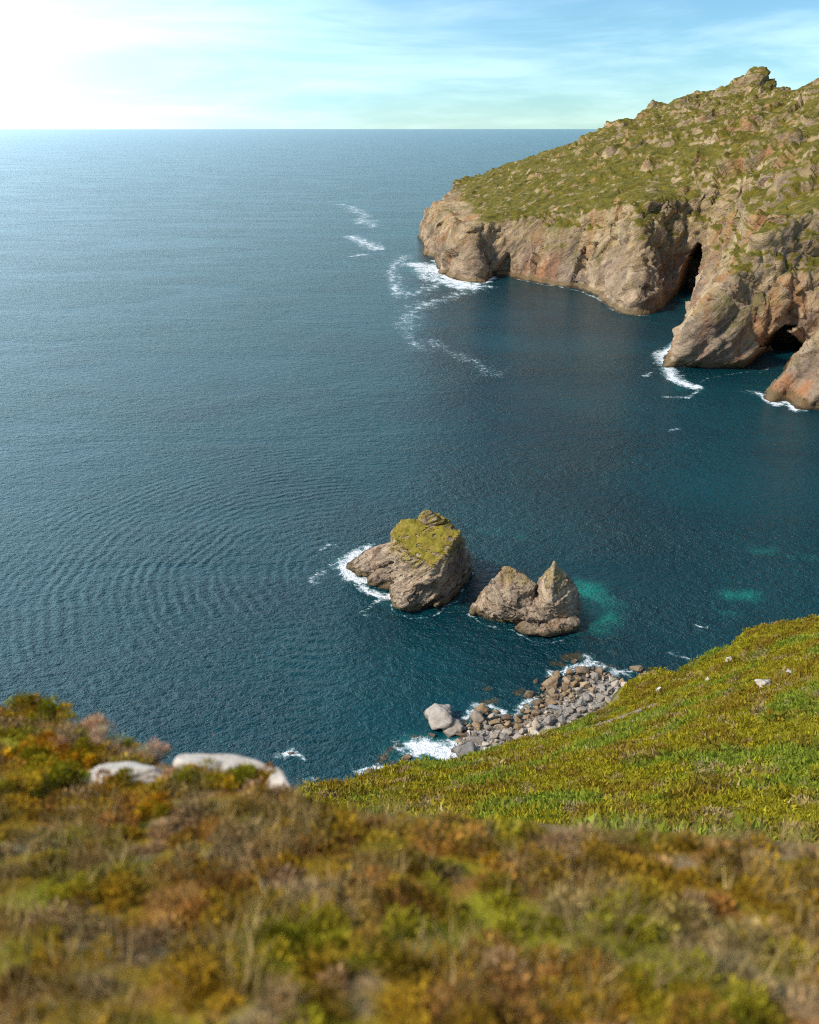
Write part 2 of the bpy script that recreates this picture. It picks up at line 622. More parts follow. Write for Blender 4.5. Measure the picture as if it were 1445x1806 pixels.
SHALLOW = [
    ([(850, 935), (910, 945)], 19.2, 0.33), ([(1030, 1045), (1050, 1080)], 14.4, 0.84), ([(1020, 1100), (1060, 1112)], 8.0, 0.53),
    ([(1290, 1050), (1325, 1050)], 8.0, 0.66), ([(1335, 970), (1360, 972)], 8.0, 0.53), ([(1275, 1080), (1290, 1082)], 5.6, 0.44),
    ([(720, 1130), (740, 1135)], 8.0, 0.35), ([(655, 1150), (665, 1160)], 6.4, 0.32), ([(800, 1065), (820, 1045)], 7.2, 0.44),
    ([(640, 990), (600, 990)], 12.8, 0.44), ([(660, 1060), (690, 1070)], 8.0, 0.40), ([(740, 475), (810, 505)], 41.6, 0.53), ([(740, 405), (690, 410)], 35.2, 0.44),
    ([(730, 1320), (800, 1320)], 9.6, 0.62), ([(700, 1315), (690, 1330)], 9.6, 0.44), ([(1170, 1060), (1200, 1075)], 11.2, 0.22), ([(1010, 1060), (1012, 1110)], 8.0, 0.53),
    ([(1150, 630), (1200, 690)], 12.8, 0.35), ([(1345, 702), (1390, 712)], 9.6, 0.31), ([(1390, 980), (1445, 990)], 9.6, 0.35), ([(880, 1110), (940, 1140)], 6.4, 0.26),
]
SHOAL = [
    ([(1000, 1160), (1020, 1156)], 3.2, 0.9), ([(975, 1170), (990, 1172)], 2.6, 0.8), ([(858, 1240), (870, 1236)], 2.6, 0.8), ([(912, 1222), (922, 1218)], 2.4, 0.8),
    ([(858, 1216), (862, 1214)], 1.8, 0.7), ([(690, 1322), (700, 1316)], 2.6, 0.7), ([(672, 1340), (682, 1334)], 2.6, 0.8), ([(1060, 1172), (1085, 1180)], 2.6, 0.7),
    ([(730, 1300), (745, 1304)], 2.2, 0.7), ([(930, 1240), (942, 1230)], 3.0, 0.7), ([(1290, 960), (1300, 958)], 3.0, 0.35), ([(1080, 1150), (1090, 1155)], 2.2, 0.5),
    ([(376, 1293), (377, 1296)], 1.2, 0.6), ([(500, 1250), (520, 1260)], 3.5, 0.25), ([(690, 1345), (705, 1350)], 2.4, 0.7), ([(840, 1270), (870, 1262)], 3.0, 0.7),
]


def sea_mat():
    n = NT('sea_water')
    P = n.pos()
    foam = n.attr('foam'); shal = n.attr('shallow'); shoal = n.attr('shoal')
    big = n.noise(P, 0.012, 4, 0.55)
    deep = n.mix(n.step(big, 0.35, 0.65), (0.0001, 0.030, 0.040), (0.0003, 0.047, 0.058))
    c = n.mix(n.step(n.math('ADD', shal, n.math('MULTIPLY', n.math('SUBTRACT', n.noise(P, 0.18, 5, 0.6), 0.5), 0.6)), 0.22, 0.95), deep, (0.003, 0.2, 0.155))
    sh = n.step(n.math('ADD', shoal, n.math('MULTIPLY', n.math('SUBTRACT', n.noise(P, 0.5, 5, 0.6), 0.5), 1.1)), 0.3, 0.8)
    c = n.mix(n.math('MULTIPLY', sh, 0.75), c, (0.085, 0.06, 0.022))
    # foam lace
    dn = n.n('ShaderNodeTexNoise'); n.put(dn.inputs['Vector'], P); dn.inputs['Scale'].default_value = 0.35; dn.inputs['Detail'].default_value = 5
    wv = n.n('ShaderNodeVectorMath', operation='MULTIPLY_ADD')
    n.put(wv.inputs[0], dn.outputs['Color']); wv.inputs[1].default_value = (5.0, 5.0, 0); n.put(wv.inputs[2], P)
    W = wv.outputs[0]
    lace = n.voro(W, 0.42, 'DISTANCE_TO_EDGE')
    lace2 = n.voro(W, 1.1, 'DISTANCE_TO_EDGE')
    far = n.step(n.sep(P)[1], 350, 650)
    fn1 = n.noise(P, 0.55, 7, 0.72, 0.4)
    fn2 = n.noise(n.mapping(P, (0, 0, 0), (0.22, 0.12, 1)), 1.0, 6, 0.74, 0.4)
    fn = n.math('ADD', n.math('MULTIPLY', fn1, n.math('SUBTRACT', 1.0, far)), n.math('MULTIPLY', fn2, far))
    fb = n.noise(P, 0.13, 4, 0.6)
    fsum = n.math('ADD', foam, n.math('MULTIPLY', n.math('SUBTRACT', fn, 0.5), 1.5))
    fsum = n.math('ADD', fsum, n.math('MULTIPLY', n.math('SUBTRACT', fb, 0.5), 0.8))
    fsum = n.math('SUBTRACT', fsum, n.math('MULTIPLY', n.math('MINIMUM', lace, 0.5), 0.75))
    fsum = n.math('SUBTRACT', fsum, n.math('MULTIPLY', n.math('MINIMUM', lace2, 0.3), 0.6))
    fm = n.step(fsum, 0.16, 0.6)
    fm = n.math('MULTIPLY', fm, n.step(foam, 0.02, 0.12))
    milky = n.step(fsum, -0.25, 0.45, 0.0, 0.6)
    milky = n.math('MULTIPLY', milky, n.step(foam, 0.15, 0.6))
    c = n.mix(milky, c, (0.05, 0.2, 0.2))
    # stray whitecaps
    wc = n.noise(P, 0.85, 3, 0.6)
    wcm = n.math('MULTIPLY', n.step(wc, 0.755, 0.80), n.step(n.noise(P, 0.02, 2), 0.5, 0.6))
    fm2 = n.math('MAXIMUM', fm, n.math('MULTIPLY', wcm, 0.6))
    c = n.mix(fm2, c, (0.78, 0.8, 0.8))
    # waves, height in metres
    w1 = n.noise(n.mapping(P, (0, 0, math.radians(25)), (0.24, 0.40, 1)), 1.0, 3, 0.55, 0.6)
    w2 = n.noise(n.mapping(P, (0, 0, math.radians(-40)), (0.75, 1.05, 1)), 1.0, 3, 0.6, 0.5)
    w3 = n.noise(P, 2.2, 3, 0.6, 0.2)
    h = n.math('ADD', n.math('MULTIPLY', w1, 1.35), n.math('MULTIPLY', w2, 0.95))
    h = n.math('ADD', h, n.math('MULTIPLY', w3, 0.34))
    gust = n.math('MULTIPLY', n.step(n.noise(n.mapping(P, (0, 0, 0.5), (0.006, 0.016, 1)), 1.0, 4, 0.6, 0.8), 0.34, 0.66, 0.55, 1.25), n.step(n.noise(P, 0.03, 3, 0.6), 0.3, 0.7, 0.8, 1.15))
    h = n.math('MULTIPLY', h, gust)
    # rings thrown back by the stack
    for (px, py, wl, r0, r1, amp) in ((622, 1000, 3.2, 11, 130, 0.19), (760, 470, 8.0, 40, 190, 0.25)):
        c0 = at(px, py)
        dv = n.n('ShaderNodeVectorMath', operation='DISTANCE')
        n.put(dv.inputs[0], P); dv.inputs[1].default_value = tuple(c0)
        r = dv.outputs['Value']
        ph = n.math('ADD', n.math('MULTIPLY', r, 2 * math.pi / wl), n.math('ADD', n.math('MULTIPLY', n.noise(P, 0.04, 3), 14.0), n.math('MULTIPLY', n.noise(P, 0.25, 3), 5.0)))
        side_ = n.step(n.sep(P)[0], c0[0] - 10, c0[0] + 6, 1.0, 0.0)
        s_ = n.math('SINE', ph)
        env = n.math('MULTIPLY', n.step(r, r0 * 0.6, r0 * 1.8), n.step(r, r1 * 0.5, r1, 1, 0))
        env = n.math('MULTIPLY', env, n.step(n.noise(P, 0.06, 3), 0.35, 0.65, 0.25, 1.0))
        env = n.math('MULTIPLY', env, side_)
        h = n.math('ADD', h, n.math('MULTIPLY', n.math('MULTIPLY', s_, env), amp))
    h = n.math('ADD', h, n.math('MULTIPLY', fm, 0.12))
    nor = n.bump(h, 1.0, 1.0)
    n.put(n.b.inputs['Base Color'], c)
    n.put(n.b.inputs['Roughness'], n.step(fm2, 0, 1, 0.17, 0.8))
    n.b.inputs['IOR'].default_value = 1.33
    n.put(n.b.inputs['Normal'], nor)
    return n.m


M_SEA = sea_mat()
me = mesh_from('sea', SV, grid_faces(len(rows), len(ang))[:, ::-1], M_SEA)
foam = blob_field(FOAM, True)
set_attr(me, 'foam', foam)
set_attr(me, 'shallow', blob_field(SHALLOW))
set_attr(me, 'shoal', blob_field(SHOAL))
sea = link('sea', me)
tag(sea, 'blue green sea filling the bay, rippled, with white foam at the rocks', 'sea', kind='structure')


# ------------------------------------------------------------------ rock builder
def rock_displace(me, amp_big, sc_big, amp_str, lay, amp_blk, sc_blk, amp_fine, R=None, seed=0, flat_top=0.0, tip=None):
    v = verts_of(me)
    nrm = norms_of(me)
    R = RS1 if R is None else R
    v0 = v + 0.5 * np.stack([fbm(v / 3.0, 3, seed + 70), fbm(v / 3.0, 3, seed + 71), fbm(v / 3.0, 3, seed + 72)], 1)
    q = v0 @ R.T
    d = amp_big * fbm(v / sc_big, 4, seed)
    # layered ribs and stepped ledges
    d += amp_str * 0.7 * ridged(q * np.array([0.07, 0.22, 0.55]) * (1.6 / lay), 4, seed + 5, 0.55)
    d += amp_str * 0.55 * saw(q[:, 2] / lay + 0.9 * fbm(q * np.array([0.12, 0.2, 0.3]), 3, seed + 6)) * (0.6 + 0.8 * perlin(q * 0.15, seed + 7))
    # broken faces
    fa, fe = facets(q / (sc_blk * 2.1) * np.array([0.6, 0.9, 1.2]), seed + 9)
    d += amp_blk * 1.15 * fa
    fa, fe = facets(q / (sc_blk * 0.8) * np.array([0.6, 0.9, 1.3]), seed + 19)
    d += amp_blk * 0.65 * fa - amp_blk * 0.3 * (1 - smooth(0, 0.12, fe))
    d += amp_fine * 0.6 * ridged(q * np.array([0.5, 0.8, 1.6]) / (sc_blk * 0.5), 3, seed + 3)
    if flat_top:
        d *= 1 - flat_top * smooth(0.55, 0.9, nrm[:, 2])
    d *= 0.5 + 0.5 * smooth(-0.5, 2.5, v[:, 2])
    if tip:
        d *= 1 - 0.85 * smooth(tip[0], tip[1], v[:, 2])
    v += nrm * d[:, None]
    set_verts(me, v)


def build_rock(hulls, voxel, sm=4):
    bm = bmesh.new()
    for hl in hulls:
        hull_into(bm, [at(*p) for p in hl])
    m = bpy.data.meshes.new('rock')
    bm.to_mesh(m); bm.free()
    return remesh(m, voxel, sm)


def make_part(name, hulls, mat, parent, origin, voxel=0.34, sm=4, disp=None):
    m = build_rock(hulls, voxel, sm)
    rock_displace(m, **disp)
    v = verts_of(m) - origin
    set_verts(m, v)
    m.name = name
    m.materials.clear()
    m.materials.append(mat)
    m.polygons.foreach_set('use_smooth', np.ones(len(m.polygons), bool))
    return link(name, m, parent)


def empty(name, loc):
    o = bpy.data.objects.new(name, None)
    o.location = loc
    o.empty_display_size = 1
    COL.objects.link(o)
    return o


b = -1.5
o1 = at(730, 1030, 0)
s1 = tag(empty('sea_stack', o1), 'large flat topped sea stack with green turf cap and white surf at its left foot', 'sea stack', 'sea stacks in the bay')
tower = [(702, 1066, b), (726, 1086, b), (769, 1075, b), (803, 1052, b), (831, 1008, b), (815, 985, b), (760, 962, b), (706, 985, b), (700, 1030, b),
         (694, 938, 15.3), (708, 918, 16.4), (741, 918, 17), (780, 920, 17.2), (806, 941, 15.4), (773, 988, 12.6), (763, 996, 12), (727, 982, 12.6), (705, 958, 14)]
front = [(708, 975, 9), (742, 1002, 9.5), (722, 1012, 8), (687, 1060, b), (693, 1077, b), (726, 1088, b), (758, 1081, b), (702, 1044, b), (698, 1050, 2.5), (712, 1062, 3)]
foot = [(768, 1079, b), (803, 1056, b), (834, 1010, b), (834, 1004, 1.4), (800, 1044, 1.8), (768, 1068, 2.0), (814, 990, b), (760, 1030, b)]
arm = [(694, 957, 11), (672, 966, 8.6), (656, 974, 6.3), (637, 982, 3.4), (613, 997, 0.6), (613, 1002, b), (623, 1018, b), (643, 1021, b), (652, 968, b), (700, 985, b), (690, 985, 8.0), (665, 1000, 4.5), (640, 1008, 1.8)]
arm2 = [(697, 975, 8.5), (690, 1000, 6.0), (672, 1004, 4.6), (650, 1024, 1.4), (656, 1037, b), (681, 1049, b), (696, 1038, b), (703, 1010, b), (655, 1010, b), (697, 1022, 3)]
knob = [(741, 918, 17), (749, 903, 19.6), (758, 903, 20), (763, 907, 19.6), (777, 917, 18), (746, 927, 16.2), (770, 930, 16.2), (780, 921, 16.5)]
make_part('rock', [tower, front, foot, arm, arm2, knob], M_STACK, s1, o1, 0.22, 1,
          dict(amp_big=0.7, sc_big=6.0, amp_str=1.6, lay=2.2, amp_blk=0.7, sc_blk=2.4, amp_fine=0.3, R=RS1, seed=3, flat_top=0.8))

rk = [c_ for c_ in s1.children][0].data
rv = verts_of(rk) + o1
rn = norms_of(rk)
fi_ = np.empty(len(rk.loops), np.int32); rk.loops.foreach_get('vertex_index', fi_)
quads = [tuple(p_.vertices) for p_ in rk.polygons]
turf_v = (smooth(11.6, 12.6, rv[:, 2] + 0.6 * fbm(rv / 1.5, 3, 401)) * smooth(0.5, 0.75, rn[:, 2] + 0.25 * fbm(rv / 1.2, 3, 402)) * (fbm(rv / 2.2, 4, 403) < 0.16))
turf_v *= (rv[:, 2] < 19.6 + 0.8 * fbm(rv / 1.0, 3, 404))
sel = turf_v > 0.5
fsel = [f_ for f_ in quads if all(sel[i] for i in f_)]
used = sorted({i for f_ in fsel for i in f_}); mp = {o_: k_ for k_, o_ in enumerate(used)}
tv = rv[used] - o1 + rn[used] * (0.08 + 0.22 * np.clip(0.5 + fbm(rv[used] / 0.9, 3, 405), 0, 1))[:, None]
tm = mesh_from('turf_cap', tv, [tuple(mp[i] for i in f_) for f_ in fsel], None)
w3_ = rv[used]
tc_ = np.array([0.27, 0.215, 0.03])[None] * (1 + 0.9 * fbm(w3_ / 1.6, 4, 406))[:, None]
mm = smooth(0.0, 0.25, fbm(w3_ / 2.4, 4, 407))[:, None]
tc_ = tc_ * (1 - mm) + np.array([0.34, 0.235, 0.05])[None] * mm
set_col(tm, 'tint', np.clip(tc_, 0.01, 1))
tm.materials.append(M_HILL)
link('turf_cap', tm, s1)

o2 = at(925, 1085, 0)
s2 = tag(empty('sea_stack', o2), 'smaller sea stack with a rounded hump beside a sharp pinnacle', 'sea stack', 'sea stacks in the bay')
hump = [(829, 1087, b), (869, 1101, b), (915, 1108, b), (950, 1100, b), (960, 1070, b), (940, 1045, b), (880, 1040, b), (840, 1060, b), (828, 1081, b),
        (892, 1004, 12.0), (881, 1016, 10.4), (921, 1018, 10), (944, 1036, 8.4), (874, 1043, 6.4), (843, 1065, 2.4), (905, 1062, 7.0), (935, 1064, 6.6), (832, 1080, 0.6)]
pin = [(925, 1106, b), (960, 1113, b), (1012, 1110, b), (1018, 1090, b), (1005, 1050, b), (950, 1050, b), (1014, 1078, 3.6), (1011, 1036, 8.2), (1002, 1020, 10.4),
       (952, 1037, 8.6), (964, 1013, 11.8), (973, 1060, 8.5), (955, 1070, 6.2), (978, 989, 16.4), (976, 997, 15.2), (981, 997, 15.2), (992, 1011, 12.0)]
ledge = [(900, 1113, b), (928, 1125, b), (966, 1128, b), (997, 1124, b), (1020, 1114, b), (1018, 1097, 2.2), (942, 1090, 3.0), (914, 1104, 1.5), (980, 1094, 3.4), (1000, 1060, b), (930, 1115, 1.2), (1010, 1110, 1.2), (960, 1116, 1.6)]
saddle = [(935, 1045, 6.5), (955, 1040, 7.5), (960, 1075, 6.0), (940, 1085, 4.0), (925, 1100, b), (960, 1105, b), (960, 1050, b), (925, 1050, b), (920, 1086, 3.4), (950, 1096, 3.2), (936, 1062, 6.4), (956, 1062, 6.8), (905, 1075, 4.5), (972, 1085, 4.8)]
d2 = dict(amp_big=0.35, sc_big=5.0, amp_str=0.9, lay=1.8, amp_blk=0.6, sc_blk=2.2, amp_fine=0.3, R=RS2)
make_part('rock', [hump, pin, ledge, saddle], M_TWIN, s2, o2, 0.2, 1, dict(d2, seed=21, tip=(10.5, 14.5)))

# ------------------------------------------------------------------ far cliffs
coast_px = [(738, 417), (752, 432), (750, 447), (771, 460), (777, 482), (802, 492), (832, 498), (853, 498), (869, 488), (908, 491), (954, 499), (985, 504), (1024, 511),
            (1060, 526), (1076, 542), (1093, 552), (1111, 556), (1140, 555), (1166, 546), (1177, 532), (1188, 522), (1200, 524), (1208, 547), (1209, 580), (1198, 600), (1187, 612), (1172, 645),
            (1175, 653), (1195, 667), (1208, 675), (1228, 678), (1235, 669), (1250, 665), (1292, 660), (1329, 655), (1342, 647), (1333, 636), (1352, 630), (1382, 632), (1412, 628)]
coast = [tuple(at(x, y)[:2]) for x, y in coast_px]
L = coast[-1]
coast += [(L[0] + 60, L[1] - 10), (470, 460), (470, 1400), (120, 1400), (60, 1330)]
right_px = [(1445, 600), (1400, 632), (1375, 668), (1352, 692), (1347, 703), (1364, 709), (1387, 706), (1405, 719), (1440, 735), (1500, 745)]
coast2 = [tuple(at(x, y)[:2]) for x, y in right_px]
coast2 += [(300, 350), (300, 480)]


def sdf(poly, P):
    poly = np.array(poly)
    d = capsule(np.vstack([poly, poly[:1]]), P)
    inside = np.zeros(len(P), bool)
    a = poly
    c = np.roll(poly, -1, axis=0)
    for (x1, y1), (x2, y2) in zip(a, c):
        cond = ((y1 > P[:, 1]) != (y2 > P[:, 1]))
        xi = (x2 - x1) * (P[:, 1] - y1) / (y2 - y1 + 1e-12) + x1
        inside ^= cond & (P[:, 0] < xi)
    return np.where(inside, d, -d)


def crest(X, Y):
    h = 24 + 0.2 * np.clip(X, 0, None) + 0.0008 * np.clip(X - 140, 0, None) ** 2
    return h


def cliff_solid(poly, x0, x1, y0, y1, st, hfun, slope, seed, smin=1.0):
    gx = np.arange(x0, x1, st); gy = np.arange(y0, y1, st)
    XX, YY = np.meshgrid(gx, gy)
    P = np.stack([XX.ravel(), YY.ravel()], 1)
    P3 = np.c_[P, np.zeros(len(P))]
    d = sdf(poly, P)
    w = fbm(P3 / 45.0, 4, seed) * 16 + ridged(P3 / 22.0, 3, seed + 3) * 3.5
    dw = d + w * smooth(3, 25, d)
    sl = slope * (1 + 0.55 * fbm(P3 / 70.0, 3, seed + 8))
    zc = np.where(dw < 4, np.clip(dw, 0, None) * 0.75, 3 + (dw - 4) * sl)
    hc = hfun(P[:, 0], P[:, 1]) * (1 + 0.25 * fbm(P3 / 60.0, 3, seed + 11))
    over = zc - hc
    zc = np.where(over > 0, hc + 0.13 * (over / sl) + 0 * over, zc)
    z = np.where(d > 0, zc, np.clip(d * 1.2, -9, 0))
    nx, ny = len(gx), len(gy)
    V = np.c_[P, z]
    top = grid_faces(ny, nx)
    # closed solid with flat underside
    bot = np.c_[P, np.full(len(P), -14.0)]
    N = len(V)
    VV = np.vstack([V, bot])
    Fb = top[:, ::-1] + N
    idx = np.arange(N).reshape(ny, nx)
    ring = np.concatenate([idx[0, :-1], idx[:-1, -1], idx[-1, :0:-1], idx[:0:-1, 0]])
    nxt = np.roll(ring, -1)
    side = np.stack([nxt, ring, ring + N, nxt + N], 1)
    return mesh_from('solid', VV, np.vstack([top, Fb, side]))


def drop_below(me, zmin):
    bm = bmesh.new(); bm.from_mesh(me)
    bmesh.ops.delete(bm, geom=[v for v in bm.verts if v.co.z < zmin], context='VERTS')
    bm.to_mesh(me); bm.free()


def push_cave(v, mouth, inward, half_w, height, depth, lean=0.0, reach=60, power=1.8):
    inward = np.array(inward, float); inward /= np.linalg.norm(inward)
    lat = np.array([inward[1], -inward[0]])
    rel = v[:, :2] - np.array(mouth)
    a = rel @ inward
    u = rel @ lat - lean * v[:, 2]
    zz = np.clip(v[:, 2], 0, None) / height
    wv = half_w * np.clip(1 - zz ** power, 0, None)
    m = smooth(1.0, 0.55, np.abs(u) / np.maximum(wv, 0.01)) * (zz < 1) * (np.abs(a) < reach)
    v[:, :2] += inward * (m * depth)[:, None]
    v[:, 2] -= m * 3.0 * (zz > 0.2)
    return v


solid = cliff_solid(coast, 0, 470, 420, 1400, 2.0, crest, 1.75, 5)
cm = remesh(solid, 1.3, 1)
drop_below(cm, -5)
v = verts_of(cm)
nrm = norms_of(cm)
vw = v + 3.0 * np.stack([fbm(v / 14.0, 3, 66), fbm(v / 14.0, 3, 67), fbm(v / 14.0, 3, 68)], 1)
q = vw @ RS3.T
amp = smooth(-1, 8, v[:, 2])
d = 5.5 * fbm(v / 34.0, 4, 61) + 3.8 * ridged(vw * np.array([1 / 18, 1 / 18, 1 / 80]), 4, 62) + 2.4 * ridged(q * np.array([0.02, 0.05, 0.13]), 5, 63, 0.55)
fa, fe = facets(q / 17.0 * np.array([0.6, 0.9, 1.2]), 64)
d += 5.0 * fa
fa, fe = facets(q / 7.0 * np.array([0.6, 0.9, 1.3]), 69)
d += 1.4 * fa - 0.8 * (1 - smooth(0, 0.12, fe))
d += 2.2 * saw(q[:, 2] / 7.0 + 0.9 * fbm(q / 30.0, 3, 70)) * (0.6 + 0.8 * perlin(q / 40.0, 72))
d += 0.8 * ridged(q * np.array([0.12, 0.2, 0.4]), 3, 65)
d *= 1 - 0.7 * smooth(0.75, 0.95, nrm[:, 2])
v += nrm * (d * (0.25 + 0.75 * amp))[:, None]


def cave(v, px, py, pw, ph, depth, side=0.0, lean=0.0, reach=60, power=1.8):
    m_ = at(px, py)
    t = np.linalg.norm(m_ - np.array([0, 0, H]))
    inw = m_[:2] / np.linalg.norm(m_[:2])
    a = side
    inw = np.array([inw[0] * math.cos(a) - inw[1] * math.sin(a), inw[0] * math.sin(a) + inw[1] * math.cos(a)])
    return push_cave(v, m_[:2], inw, pw / 2 * t / F, ph * t / F, depth, lean, reach, power)


v = cave(v, 1203, 534, 44, 84, 55, side=-0.1, lean=0.06, power=3.0)
v = cave(v, 1370, 632, 74, 46, 40, side=-0.1)
v = cave(v, 884, 489, 46, 40, 9, lean=0.3, reach=40, power=1.2)
v = cave(v, 1026, 511, 44, 66, 5, reach=40)
set_verts(cm, v)
cm.materials.clear(); cm.materials.append(M_CLIFF)
cm.polygons.foreach_set('use_smooth', np.ones(len(cm.polygons), bool))
cliff = link('sea_cliff', cm)
tag(cliff, 'long tan and rust sea cliff with a tall dark cave and a pointed buttress', 'cliff', kind='structure')

solid = cliff_solid(coast2, 150, 300, 350, 500, 1.6, lambda X, Y: 40 + 0 * X, 1.5, 15)
cm2 = remesh(solid, 1.1, 1)
drop_below(cm2, -5)
rock_displace(cm2, 2.2, 14.0, 2.0, 4.0, 1.2, 5.0, 0.5, RS3, 71)
cm2.materials.clear(); cm2.materials.append(M_CLIFF)
cm2.polygons.foreach_set('use_smooth', np.ones(len(cm2.polygons), bool))
tag(link('headland', cm2), 'rocky foot of a headland at the right edge with surf around it', 'headland', kind='structure')

# mountain shoulder that climbs on the right, beyond the cliffs
gx = np.arange(330, 2400, 14.0); gy = np.arange(330, 2600, 14.0)
XX, YY = np.meshgrid(gx, gy)
P3 = np.stack([XX.ravel(), YY.ravel(), np.zeros(XX.size)], 1)
z = 30 + 0.75 * np.clip(P3[:, 0] - 540, -60, None) - 0.10 * np.clip(P3[:, 1] - 900, 0, None)
z = np.where(z > 520, 520 + 0.1 * (z - 520), z)
z += 60 * fbm(P3 / 260.0, 5, 81) * smooth(330, 600, P3[:, 0]) + 12 * ridged(P3 / 60.0, 4, 82) * smooth(400, 700, P3[:, 0])
z -= 260 * smooth(1500, 2600, P3[:, 1])
hm = mesh_from('mountain', np.c_[P3[:, :2], np.maximum(z, -10)], grid_faces(len(gy), len(gx)))
gcol = np.array([0.075, 0.075, 0.018])[None] * (1 + 0.8 * fbm(P3 / 50.0, 4, 83))[:, None] + np.array([0.05, 0.03, 0.015])[None] * (fbm(P3 / 90.0, 4, 84) > 0.1)[:, None]
set_col(hm, 'tint', np.clip(gcol, 0.01, 1))
hm.materials.append(M_HILL)
tag(link('mountain', hm), 'dark green mountainside climbing above the cliffs on the right', 'mountain', kind='structure')

# ------------------------------------------------------------------ hillside
edge_px = [(380, 1560, 40), (440, 1490, 48), (490, 1425, 60), (540, 1387, 72), (600, 1386, 80), (660, 1369, 88), (714, 1349, 95), (775, 1348, 101), (820, 1337, 105), (849, 1328, 108), (905, 1308, 111), (950, 1298, 114), (1000, 1279, 116),
           (1050, 1258, 118), (1092, 1234, 120), (1102, 1209, 122), (1130, 1189, 124), (1160, 1181, 124), (1195, 1186, 122), (1220, 1169, 120), (1260, 1149, 118), (1290, 1139, 117),
           (1310, 1116, 116), (1340, 1104, 115), (1406, 1094, 112), (1460, 1084, 110), (1560, 1060, 106), (1700, 1020, 100)]
inner_px = [(722, 1391, 76), (850, 1391, 68), (1000, 1391, 60), (1200, 1391, 52), (1406, 1391, 45), (1445, 1450, 38), (1200, 1450, 42), (900, 1450, 48), (700, 1440, 62), (600, 1400, 72),
            (1100, 1300, 85), (1300, 1250, 76), (1406, 1200, 78), (950, 1340, 86), (1250, 1340, 60), (1600, 1300, 50), (1600, 1500, 30), (1200, 1560, 27), (800, 1560, 30), (500, 1560, 34)]
E = np.array([att(*p) for p in edge_px])
I = np.array([att(*p) for p in inner_px])
ctrl = np.vstack([E, I])


def tps_fit(C, z, lam=0.5):
    d = np.linalg.norm(C[:, None] - C[None], axis=2)
    K = np.where(d > 0, d ** 2 * np.log(d + 1e-9), 0) + lam * np.eye(len(C))
    Pm = np.c_[np.ones(len(C)), C]
    A = np.block([[K, Pm], [Pm.T, np.zeros((3, 3))]])
    return np.linalg.solve(A, np.r_[z, 0, 0, 0])


TW = tps_fit(ctrl[:, :2], ctrl[:, 2], 20.0)


def hill_z(Q):
    d = np.linalg.norm(Q[:, None] - ctrl[None, :, :2], axis=2)
    K = np.where(d > 0, d ** 2 * np.log(d + 1e-9), 0)
    return K @ TW[:-3] + TW[-3] + Q @ TW[-2:]


NS, NV = 420, 240
# resample edge by arclength
seg = np.r_[0, np.cumsum(np.linalg.norm(np.diff(E, axis=0), axis=1))]
ss = np.linspace(0, seg[-1], NS)
Ed = np.stack([np.interp(ss, seg, E[:, k]) for k in range(3)], 1)
nearA = np.array([[-7, 20], [-2, 19], [8, 17.5], [18, 15], [30, 8], [42, 2]], float)
sg = np.linspace(0, 1, len(nearA))
un = np.linspace(0, 1, NS)
Nr = np.stack([np.interp(un, sg, nearA[:, k]) for k in range(2)], 1)
vv = np.linspace(0, 1, NV) ** 0.9
XY = Nr[None] * (1 - vv[:, None, None]) + Ed[None, :, :2] * vv[:, None, None]
Q = XY.reshape(-1, 2)
Z = hill_z(Q)
Q3 = np.c_[Q, np.zeros(len(Q))]
# pull the very edge onto its traced height
ez = hill_z(Ed[:, :2]) - Ed[:, 2]
Z -= (np.tile(ez, (NV, 1)) * smooth(0.8, 1.0, vv)[:, None]).ravel()
bump_h = 0.5 * fbm(Q3 / 6.0, 4, 90) + 0.9 * fbm(Q3 / 16.0, 3, 91)
Z += bump_h * np.repeat(1 - 0.5 * smooth(0.93, 1.0, vv), NS)
HV = np.c_[Q, Z]


def hill_tint(p, n_=1.42):
    """patchwork of fern, heather and dry grass"""
    p3 = np.c_[p[:, :2], np.zeros(len(p))]
    a = fbm(p3 / 9.0, 4, 101)
    b_ = fbm(p3 / 4.0, 4, 102)
    c_ = fbm(p3 / 1.5, 3, 103)
    fern = smooth(0.02, 0.16, a + 0.35 * b_)
    brown = smooth(0.05, 0.2, b_ + 0.5 * c_ - 0.5 * a)
    tan = smooth(0.17, 0.25, fbm(p3 / 2.6, 4, 104) + 0.25 * c_)
    olive = np.array([0.23, 0.175, 0.010])
    col = olive[None] * np.ones((len(p), 1))
    col = col * (1 - fern[:, None]) + np.array([0.165, 0.18, 0.018])[None] * fern[:, None]
    col = col * (1 - 0.65 * brown[:, None]) + np.array([0.17, 0.088, 0.012])[None] * 0.65 * brown[:, None]
    col = col * (1 - 0.6 * tan[:, None]) + np.array([0.33, 0.21, 0.12])[None] * 0.6 * tan[:, None]
    return col * n_ * np.array([0.96, 1.06, 1.0]), fern, brown, tan


bare_pts = [at_ for at_ in (att(1060, 1277, 108), att(1085, 1271, 107), att(1125, 1263, 106))]


def bare_mask(p):
    d = capsule([q_[:2] for q_ in bare_pts], p[:, :2])
    d2 = capsule([att(950, 1302, 110)[:2], att(1010, 1287, 110)[:2], att(1060, 1277, 108)[:2]], p[:, :2])
    n_ = fbm(np.c_[p[:, :2], np.zeros(len(p))] / 1.2, 3, 140)
    return np.clip(np.maximum(1.1 - d / 3.0, 0.0 * d2) + 0.6 * n_, 0, 1)


col, fern, brown, tan = hill_tint(HV)
bare = smooth(0.2, 0.5, bare_mask(HV))
col = col * (1 - bare[:, None]) + np.array([0.36, 0.27, 0.2])[None] * bare[:, None] * (1 + 0.6 * fbm(Q3 / 0.5, 2, 141))[:, None]
